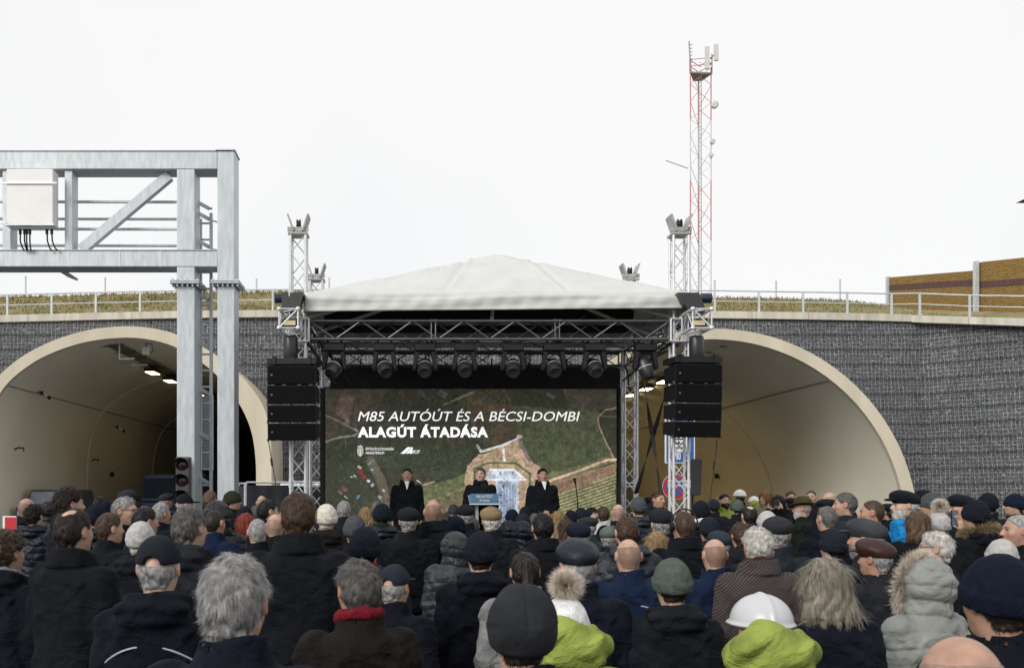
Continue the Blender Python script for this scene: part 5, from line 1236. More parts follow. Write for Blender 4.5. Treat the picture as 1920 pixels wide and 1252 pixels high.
def hat_mesh(kind):
    key = kind+'/h'
    if key in PM: return PM[key][0]
    def fn(X, Y, Z):
        p = (X, Y, Z); ax_ = np.abs(X)
        if kind in ('knit_hat', 'pompom_hat'):
            d = ell(p, (0, -.008, 1.665), (.101, .120, .122)); cut = 1.598+.18*np.clip(Y+.08, 0, .2); d = smax(d, cut-Z, .012); d = smin(d, smax(ell(p, (0, -.008, 1.665), (.107, .126, .128)), np.abs(Z-cut-.034)-.030, .010), .006)
            return (d+.002*wob(p, 60, 4)+.0015*wob(p, 28, 1)).astype(f32)
        if kind == 'slouch_hat':
            d = ell(p, (0, -.016, 1.668), (.104, .130, .132)); cut = 1.588+.2*np.clip(Y+.08, 0, .2); d = smax(d, cut-Z, .014); a = np.arctan2(X, Y+.02); rr = np.sqrt(X*X+(Y+.016)**2)
            return (d-.004*np.cos(a*3)*np.clip(rr/.08, 0, 1)*(Z > 1.68)+.006*np.exp(-(X/.0045)**2)*(Z > 1.66)+.002*wob(p, 40, 4)).astype(f32)
        if kind in ('flat_cap', 'leather_cap', 'beret'):
            c = (0, .002, 1.708); d = ell((X, Y, Z-.16*Y*(1 if kind != 'beret' else .2)), c, (.106, .130, .066) if kind != 'beret' else (.116, .128, .050)); d = smin(d, smax(ell(p, (0, -.006, 1.665), (.089, .110, .12)), np.abs(Z-1.680)-.022, .01), .03)
            d = smax(d, 1.650-Z+.06*Y, .010)
            if kind != 'beret': d = smin(d, ell(p, (0, .118, 1.690), (.080, .060, .012)), .015)
            return (d+.0025*wob(p, 30, 5)).astype(f32)
        if kind == 'baseball_cap':
            d = ell(p, (0, -.004, 1.672), (.092, .114, .108)); d = smax(d, 1.662-Z+.02*Y, .006); d = smax(d, -ell(p, (0, -.115, 1.668), (.034, .05, .026)), .006); d = smin(d, ell(p, (0, .135, 1.676-.0), (.075, .075, .010)), .012)
            return (d+.0008*wob(p, 50, 5)).astype(f32)
        if kind == 'safety_helmet':
            d = ell(p, (0, -.004, 1.690), (.118, .142, .112)); d = smax(d, 1.680-Z, .006); d = smin(d, smax(ell(p, (0, .004, 1.684), (.130, .160, .03)), np.abs(Z-1.684)-.006, .006), .008); return smin(d, smax(ell(p, (0, -.004, 1.690), (.020, .148, .119)), 1.70-Z, .006), .01)
        if kind == 'felt_hat':
            d = ell(p, (0, -.004, 1.715), (.092, .112, .095)); d = smax(d, 1.690-Z, .006); d = smax(d, -ell(p, (0, .0, 1.822), (.022, .09, .028)), .02); R_ = np.sqrt((X/.95)**2+Y**2); br = np.maximum(R_-.175, np.abs(Z-1.694-.55*np.clip(ax_-.07, 0, 1)**1.3+.1*Y)-.0055); return smin(d, br.astype(f32), .012)
        if kind == 'fur_hat':
            return (ell(p, (0, -.004, 1.70), (.118, .138, .105))+.006*wob(p, 60, 2)).astype(f32)
    P, Q = surfnet(fn, (-.19, -.20, 1.56), (.19, .23, 1.86), .0065)
    me = npmesh(kind, P, Q); me.materials.append(None); PM[key] = (me, P, Q); return me
def tuft_ball(name, c, r, n, ln, w=.0035, squash=1):
    rs = np.random.RandomState(3); d = rs.randn(n, 3); d /= np.linalg.norm(d, axis=1)[:, None]; o = np.array(c)+d*r*.35; t = o+d*ln*(.75+.5*rs.rand(n, 1))+rs.randn(n, 3)*.006; s_ = np.cross(d, rs.randn(n, 3)); s_ /= np.linalg.norm(s_, axis=1)[:, None]
    V = np.stack([o-s_*w, o+s_*w, t], 1).reshape(-1, 3); me = bpy.data.meshes.new(name); F_ = np.arange(n*3).reshape(-1, 3); m = npmesh(name, V, F_, False); m.materials.append(None); return m
def fur_trim():
    key = 'fur_trim/x'
    if key in PM: return PM[key][0]
    rs = np.random.RandomState(4); n = 9000; a = rs.rand(n)*2*PI; cx_, cz_ = .118*np.cos(a), 1.635+.142*np.sin(a); c = np.stack([cx_, .055-.03*np.sin(a)+.012*rs.randn(n), cz_], 1)
    rad = np.stack([np.cos(a), -.55+.5*rs.randn(n), np.sin(a)], 1)+rs.randn(n, 3)*.35; rad /= np.linalg.norm(rad, axis=1)[:, None]; L_ = .055*(.5+.8*rs.rand(n, 1)); s_ = np.cross(rad, rs.randn(n, 3)); s_ /= np.linalg.norm(s_, axis=1)[:, None]
    V = np.stack([c-s_*.002, c+s_*.002, c+rad*L_], 1).reshape(-1, 3); me = npmesh('fur_trim', V, np.arange(n*3).reshape(-1, 3), False); me.materials.append(None); PM[key] = (me, V, None); return me

def skinm(tone):
    k = 'skin_%d' % tone
    if k in MATS: return MATS[k]
    c = [(.46, .29, .21), (.40, .235, .165), (.52, .35, .27)][tone]; m = bpy.data.materials.new(k); m.use_nodes = True; t = m.node_tree; b_ = t.nodes['Principled BSDF']
    a = t.nodes.new('ShaderNodeAttribute'); a.attribute_name = 'Col'; tcn = t.nodes.new('ShaderNodeTexCoord'); cc = noisemix(t, tcn.outputs['Object'], 28, tuple(v*.86 for v in c), tuple(min(1, v*1.1) for v in c)); mm = t.nodes.new('ShaderNodeMixRGB'); mm.blend_type = 'MULTIPLY'; mm.inputs[0].default_value = 1
    t.links.new(cc, mm.inputs[1]); t.links.new(a.outputs['Color'], mm.inputs[2]); t.links.new(mm.outputs[0], b_.inputs['Base Color']); b_.inputs['Roughness'].default_value = .5; b_.inputs['Subsurface Weight'].default_value = .12; b_.inputs['Subsurface Radius'].default_value = (.02, .008, .004); MATS[k] = m; return m
HAIRC = {'dark': (.018, .012, .009), 'black': (.008, .007, .007), 'brown': (.055, .032, .019), 'lbrown': (.11, .068, .042), 'grey': (.27, .262, .255), 'dgrey': (.10, .094, .088), 'white': (.52, .50, .46), 'stdark': (.19, .125, .095), 'stgrey': (.33, .25, .21), 'blonde': (.28, .185, .09), 'red': (.22, .035, .02), 'ash': (.24, .215, .17), 'ginger': (.23, .10, .04)}
def hairm(c):
    k = 'hair_'+c
    if k in MATS: return MATS[k]
    col = HAIRC[c]
    m = mat(k, col, .48, .45, 55, 0, detail=6, stretch=(1, 1, .35), spec=.3)
    if c.startswith('st'): m.node_tree.nodes['Principled BSDF'].inputs['Alpha'].default_value = .38
    return m
CLO = {'black': (.008, .0105, .017), 'coal': (.013, .0165, .024), 'charcoal': (.028, .033, .043), 'navy': (.007, .011, .028), 'dnavy': (.005, .008, .019), 'blue': (.010, .028, .085), 'slate': (.030, .042, .058), 'brown': (.022, .015, .013), 'olive': (.022, .026, .014), 'grey': (.060, .066, .075), 'lgrey': (.19, .19, .19), 'dgreen': (.014, .022, .014),
       'hivis': (.24, .29, .06), 'hwhite': (.50, .50, .52), 'sky': (.01, .22, .52), 'sage': (.215, .225, .205), 'cream': (.60, .57, .48), 'white': (.72, .72, .72), 'lknit': (.44, .43, .42), 'tan': (.17, .12, .065), 'plum': (.030, .012, .025), 'leather': (.045, .020, .017), 'dgrey': (.028, .030, .036), 'bgrey': (.022, .028, .042), 'olivehat': (.060, .060, .020), 'graygreen': (.08, .10, .085), 'red': (.16, .01, .02), 'tweed': (.035, .030, .030), 'beige': (.22, .17, .11)}
def clothm(c, kind='cloth'):
    k = kind+'_'+c
    if k in MATS: return MATS[k]
    col = CLO[c]
    if kind in ('cloth', 'puff') and max(col) < .1: col = tuple(v*.42 for v in col)
    if kind == 'tweed':
        m = bpy.data.materials.new(k); m.use_nodes = True; t = m.node_tree; b_ = t.nodes['Principled BSDF']; tcn = t.nodes.new('ShaderNodeTexCoord'); ck = t.nodes.new('ShaderNodeTexChecker'); ck.inputs['Scale'].default_value = 95; mp = t.nodes.new('ShaderNodeMapping'); mp.inputs['Scale'].default_value = (1, .01, 1)
        t.links.new(tcn.outputs['Object'], mp.inputs[0]); t.links.new(mp.outputs[0], ck.inputs['Vector']); ck.inputs['Color1'].default_value = (.075, .055, .050, 1); ck.inputs['Color2'].default_value = (.012, .011, .014, 1); t.links.new(ck.outputs[0], b_.inputs['Base Color']); b_.inputs['Roughness'].default_value = .95; MATS[k] = m; return m
    if kind == 'knit': return mat(k, col, .95, .18, 40, .8, 170, stretch=(1, 1, .4), spec=.15)
    if kind == 'leather': return mat(k, tuple(v*.8 for v in col), .5, .25, 14, .25, 60, spec=.25)
    if kind == 'puff': return mat(k, col, .5, .15, 6, .35, 30, spec=.3, fold=.35)
    if kind == 'hard': return mat(k, col, .25, .03, 4, 0, spec=.5)
    if kind == 'helmet': return mat(k, col, .3, .04, 4)
    if kind == 'hatcloth' and max(col) < .1: col = tuple(v*.6 for v in col)
    return mat(k, col, .9, .30, 9, .45, 60, spec=.2, fold=.55 if kind == 'cloth' else 0)
def child(name, me, m_, parent):
    o = bpy.data.objects.new(name, me); COL.objects.link(o); o.parent = parent; o.material_slots[0].link = 'OBJECT'; o.material_slots[0].material = m_; return o
WM = {'hair': .178, 'curly': .215, 'full': .195, 'bald': .166, 'buzz': .168, 'balding': .18, 'long': .205, 'bob': .22, 'knit_hat': .208, 'pompom_hat': .208, 'slouch_hat': .208, 'flat_cap': .212, 'leather_cap': .212, 'beret': .23, 'baseball_cap': .186, 'safety_helmet': .245, 'felt_hat': .34, 'fur_hat': .23, 'hoodup': .26, 'short': .178, 'ring': .178}
TOPZ = {'short': 1.765, 'buzz': 1.756, 'bald': 1.752, 'balding': 1.762, 'full': 1.775, 'curly': 1.79, 'long': 1.768, 'bob': 1.768, 'knit_hat': 1.793, 'pompom_hat': 1.793, 'slouch_hat': 1.80, 'flat_cap': 1.780, 'leather_cap': 1.780, 'beret': 1.762, 'baseball_cap': 1.782, 'safety_helmet': 1.81, 'felt_hat': 1.805, 'fur_hat': 1.81, 'hoodup': 1.80}
PLACED = []; DBG = []
def person(x, yt, w, hair, hc, hat, hatc, coat, cc, yaw, label, pose='down', beard=None, extra=(), ground=None, dense=1, Yfix=None, tone=None, group=None):
    top = 'hoodup' if coat == 'hoodup' else (hat or hair); s = w/WM[top]; Y = Yfix or F/s; g = gz(Y) if ground is None else ground; zt = ZZ(yt, Y); H = zt-g; k = H/TOPZ[top]
    if ground is None and not Yfix:
        for it in range(4):
            k = min(1.12, max(.9, (ZZ(yt, Y)-gz(Y))/TOPZ[top])); Y = F*WM[top]*k/w
        k = (ZZ(yt, Y)-gz(Y))/TOPZ[top]
        lo, hi = .91, 1.075
        kc = min(hi, max(lo, k))
        if kc != k:            # keep the pixel, slide the distance until the height is human
            best = (9, Y)
            for i in range(-60, 61):
                Y2 = Y*(1+i*.006); k2 = (ZZ(yt, Y2)-gz(Y2))/TOPZ[top]; sc = abs(i)*.004+max(0, lo-k2)*6+max(0, k2-hi)*6
                if sc < best[0]: best = (sc, Y2)
            Y = best[1]; k = (ZZ(yt, Y)-gz(Y))/TOPZ[top]
        for it in range(60):   # step back from anybody already standing here
            X_ = XX(x, Y); c = [q for q in PLACED if math.hypot(q[0]-X_, q[1]-Y) < .34]
            if not c: break
            Y += .05 if c[0][1] <= Y else -.05
        k = (ZZ(yt, Y)-gz(Y))/TOPZ[top]; g = gz(Y)
    k = min(1.16, max(.86, k)); X_ = XX(x, Y); PLACED.append((X_, Y, k, label, x, yt))
    r = thing('person', label, 'person', (X_, Y, g), group or 'crowd watching the stage'); r.scale = (k, k, k); r.rotation_euler.z = -math.radians(yaw)
    rr = random.Random(int(x*13+yt)); tn = tone if tone is not None else rr.choice((0, 0, 1, 2))
    child('body', body_mesh(pose), skinm(tn), r)
    ck = {'jacket': 'cloth', 'overcoat': 'cloth', 'hood': 'cloth', 'puffer': 'puff', 'hoodup': 'puff', 'hivis': 'cloth', 'tweed': 'tweed'}[coat]
    co = child('coat', coat_mesh(coat, pose), clothm(cc, ck), r)
    child('trousers', proto('trousers/x', trousers_sdf, (-.22, -.16, .05), (.22, .18, 1.06), .016), clothm(rr.choice(('black', 'coal', 'navy'))), r)
    for sx in (-1, 1): o = child('shoe', proto('shoe/x', shoe_sdf, (-.08, -.12, -.01), (.08, .21, .16), .010), clothm('black', 'leather'), r); o.location.x = sx*.10
    if hair == 'bald': hc = 'stgrey' if hc in ('grey', 'dgrey', 'white', 'lbrown') else 'stdark'
    if hair and coat != 'hoodup': child('hair', hair_mesh(hair if not hat or hair in ('long', 'bob') else 'ring', dense), hairm(hc), r)
    if hat:
        kd = {'leather_cap': 'leather', 'safety_helmet': 'helmet', 'knit_hat': 'knit', 'pompom_hat': 'knit', 'slouch_hat': 'hatcloth'}.get(hat, 'hatcloth')
        h = child(hat, hat_mesh(hat), clothm(hatc, kd), r)
        if hat == 'slouch_hat' or hat == 'knit_hat': h.rotation_euler.z = rr.uniform(-.2, .2)
        if hat == 'pompom_hat':
            key = 'pompom/x'
            if key not in PM: PM[key] = (tuft_ball('pompom', (0, -.02, 1.835), .05, 5200, .062, .0016), None, None)
            child('pompom', PM[key][0], hairm('fur'), h)
    if coat == 'hoodup' and 'fur' in extra: child('fur_trim', fur_trim(), hairm('fur' if cc == 'sage' else 'furb'), co)
    if 'furcol' in extra:
        key = 'fur_collar/x'
        if key not in PM:
            rs = np.random.RandomState(8); n = 5000; a = rs.rand(n)*2*PI; c = np.stack([.125*np.cos(a), -.03+.13*np.sin(a), 1.50-.05*np.sin(a)+.02*rs.randn(n)], 1); d = np.stack([np.cos(a), np.sin(a), rs.randn(n)*.8], 1)+rs.randn(n, 3)*.3; d /= np.linalg.norm(d, axis=1)[:, None]; s_ = np.cross(d, rs.randn(n, 3)); s_ /= np.linalg.norm(s_, axis=1)[:, None]
            me = npmesh('fur_collar', np.stack([c-s_*.002, c+s_*.002, c+d*.05], 1).reshape(-1, 3), np.arange(n*3).reshape(-1, 3), False); me.materials.append(None); PM[key] = (me, None, None)
        child('fur_collar', PM[key][0], hairm('furb'), co)
    if beard:
        key = 'beard/x'
        if key not in PM:
            def bf(X, Yv, Z): p = (X, Yv, Z); d = smin(ell(p, (0, .03, 1.59), (.070, .078, .080)), ell(p, (0, .06, 1.535), (.040, .045, .04)), .03); d = smax(d, Z-1.603, .01); d = smax(d, .005-Yv, .01); return smax(d, -ell(p, (0, .105, 1.58), (.020, .03, .010)), .005)
            P, Q = surfnet(bf, (-.1, -.02, 1.48), (.1, .15, 1.63), .006); V, F_ = strands('b', P, Q, 1500, .025, .0022, .2, lambda o: np.stack([o[:, 0]*0, o[:, 0]*0, -np.ones(len(o))], 1)); me = npmesh('beard', np.concatenate([P, V]), np.concatenate([Q, F_+len(P)])); me.materials.append(None); PM[key] = (me, None, None)
        child('beard', PM[key][0], hairm(beard), r)
    if 'glasses' in extra:
        key = 'glasses/x'
        if key not in PM:
            b = MB()
            for sx in (-1, 1):
                b.tube((sx*.052, .105, 1.652), (sx*.086, .0, 1.655), .002, 5)
                for j in range(12): a0, a1 = 2*PI*j/12, 2*PI*(j+1)/12; b.tube((sx*.031+.022*math.cos(a0), .112, 1.646+.015*math.sin(a0)), (sx*.031+.022*math.cos(a1), .112, 1.646+.015*math.sin(a1)), .0018, 4)
            b.tube((-.01, .114, 1.65), (.01, .114, 1.65), .002, 4); o = b.build('glasses', None, None); me = o.data; bpy.data.objects.remove(o); me.materials.append(None); PM[key] = (me, None, None)
        child('glasses', PM[key][0], blackm, r)
    def add_scarf(nm, c, z0=1.50, R=.100, t=.026, y0=-.012):
        key = nm+'/%s%.3f' % (nm, R)
        if key not in PM: proto(key, lambda X, Yv, Z: (np.sqrt((np.sqrt(X**2+(Yv-y0)**2)-R)**2+((Z-z0+.25*Yv)*.7)**2)-t+.004*wob((X, Yv, Z), 60)).astype(f32), (-.16, -.17, 1.43), (.16, .16, 1.60), .008)
        child(nm, PM[key][0], c, r)
    for e in extra:
        if e.startswith('scarf_'): add_scarf('scarf', clothm(e[6:], 'knit'), 1.53, .084, .018)
        if e == 'shirt':
            b = MB(); b.add([(-.042, .100, 1.535), (.042, .100, 1.535), (.006, .160, 1.40), (-.006, .160, 1.40)], [(0, 1, 2, 3)]); o = b.build('shirt_front', clothm('white'), None); o.parent = r; md = o.modifiers.new('s', 'SOLIDIFY'); md.thickness = .01
            add_scarf('shirt_collar', clothm('white'), 1.525, .070, .012, -.005)
        if e == 'piping':
            key = 'piping/x'
            if key not in PM:
                b = MB()
                for sx in (-1, 1): pts = [Vector((sx*(.045+.175*t), -.143-.010*math.sin(t*3)+.075*t*t, 1.335-.02*t-.075*t*t)) for t in [q/8 for q in range(9)]]; b.path(pts, .0045, 6)
                o = b.build('piping', None, None); me = o.data; bpy.data.objects.remove(o); me.materials.append(None); PM[key] = (me, None, None)
            child('piping', PM[key][0], mat('silver_piping', (.35, .36, .40), .4, .1), co)
        if e == 'backstripe':
            b = MB()
            for zz in (1.30, 1.325): b.path([Vector((x_*.01, -.150+.00009*x_*x_, zz)) for x_ in range(-15, 16, 3)], .005, 5)
            o = b.build('back_stripe', mat('pale_stripe', (.5, .52, .55), .6, .1), None); o.parent = co
        if e == 'straps':
            b = MB()
            for sx in (-1, 1): b.path([Vector((sx*.10, .12, 1.38)), Vector((sx*.12, .03, 1.465)), Vector((sx*.12, -.10, 1.435)), Vector((sx*.09, -.185, 1.30)), Vector((sx*.05, -.20, 1.1))], .014, 6)
            o = b.build('backpack_strap', mat('pink_strap', (.22, .13, .15), .7, .1), None); o.parent = r
        if e == 'headphones':
            b = MB(); b.path([Vector((.102*math.cos(a), -.005, 1.655+.118*math.sin(a))) for a in [PI*q/14 for q in range(15)]], .006, 6)
            for sx in (-1, 1): b.tube((sx*.082, -.005, 1.64), (sx*.108, -.005, 1.64), .032, 12)
            o = b.build('headphones', blackm, None); o.parent = r
        if e == 'ponytail':
            key = 'ponytail/x'
            if key not in PM:
                P, Q = surfnet(lambda X, Yv, Z: (smin(capz((X, Yv, Z), (0, -.105, 1.70), (0, -.145, 1.50), .030, .034), capz((X, Yv, Z), (0, -.14, 1.5), (0, -.13, 1.40), .03, .012), .02)+.003*np.sin(X*300)).astype(f32), (-.08, -.2, 1.36), (.08, -.05, 1.76), .007)
                V, F_ = strands('p', P, Q, 1500, .08, .003, .1, lambda o: np.stack([o[:, 0]*0, o[:, 0]*0, -np.ones(len(o))], 1), jitter=.1); me = npmesh('ponytail', np.concatenate([P, V]), np.concatenate([Q, F_+len(P)])); me.materials.append(None); PM[key] = (me, None, None)
            child('ponytail', PM[key][0], hairm(hc), r)
    if pose in ('phone', 'onehand'):
        bpy.context.view_layer.update(); M_ = r.matrix_world; off = Vector((0, .375, 1.625)) if pose == 'phone' else Vector((.11, .335, 1.62)); wd = (.082, .045) if pose == 'phone' else (.038, .075)
        t = thing('camera_phone', 'phone held up by the '+' '.join(label.split(',')[0].split()[:9]), 'phone', M_ @ off); t.rotation_euler.z = r.rotation_euler.z
        b = MB(); b.box(-wd[0], wd[0], -.005, .005, -wd[1], wd[1]); o = b.build('phone_body', blackm, None); o.parent = t
        b = MB(); b.box(-wd[0]+.005, wd[0]-.005, -.008, -.0055, -wd[1]+.005, wd[1]-.005); o = b.build('phone_screen', mat('phone_screen', (.05, .07, .10), .15, .3, 30, emit=.5), None); o.parent = t
    return r
HAIRC['fur'] = (.62, .55, .47); HAIRC['furb'] = (.26, .19, .12)

# the three men on the stage
MY_ = 17.45
r = person(763, 876.5, 30, 'short', 'brown', None, None, 'overcoat', 'black', 180, 'man in a long dark coat and white shirt standing left on the stage', ground=DK, Yfix=17.6, extra=('shirt',), tone=0, group='men on the stage')
r = person(901, 875.5, 31, 'short', 'dgrey', None, None, 'overcoat', 'black', 195, 'grey haired man in black coat speaking behind the blue lectern', pose='lectern', ground=DK, Yfix=17.5, tone=2, group='men on the stage')
r = person(1017, 877, 30, 'short', 'dark', None, None, 'overcoat', 'black', 172, 'dark haired man in black coat with clasped hands, right on the stage', pose='front', ground=DK, Yfix=17.5, extra=('shirt',), tone=1, group='men on the stage')

K = 'knit_hat'
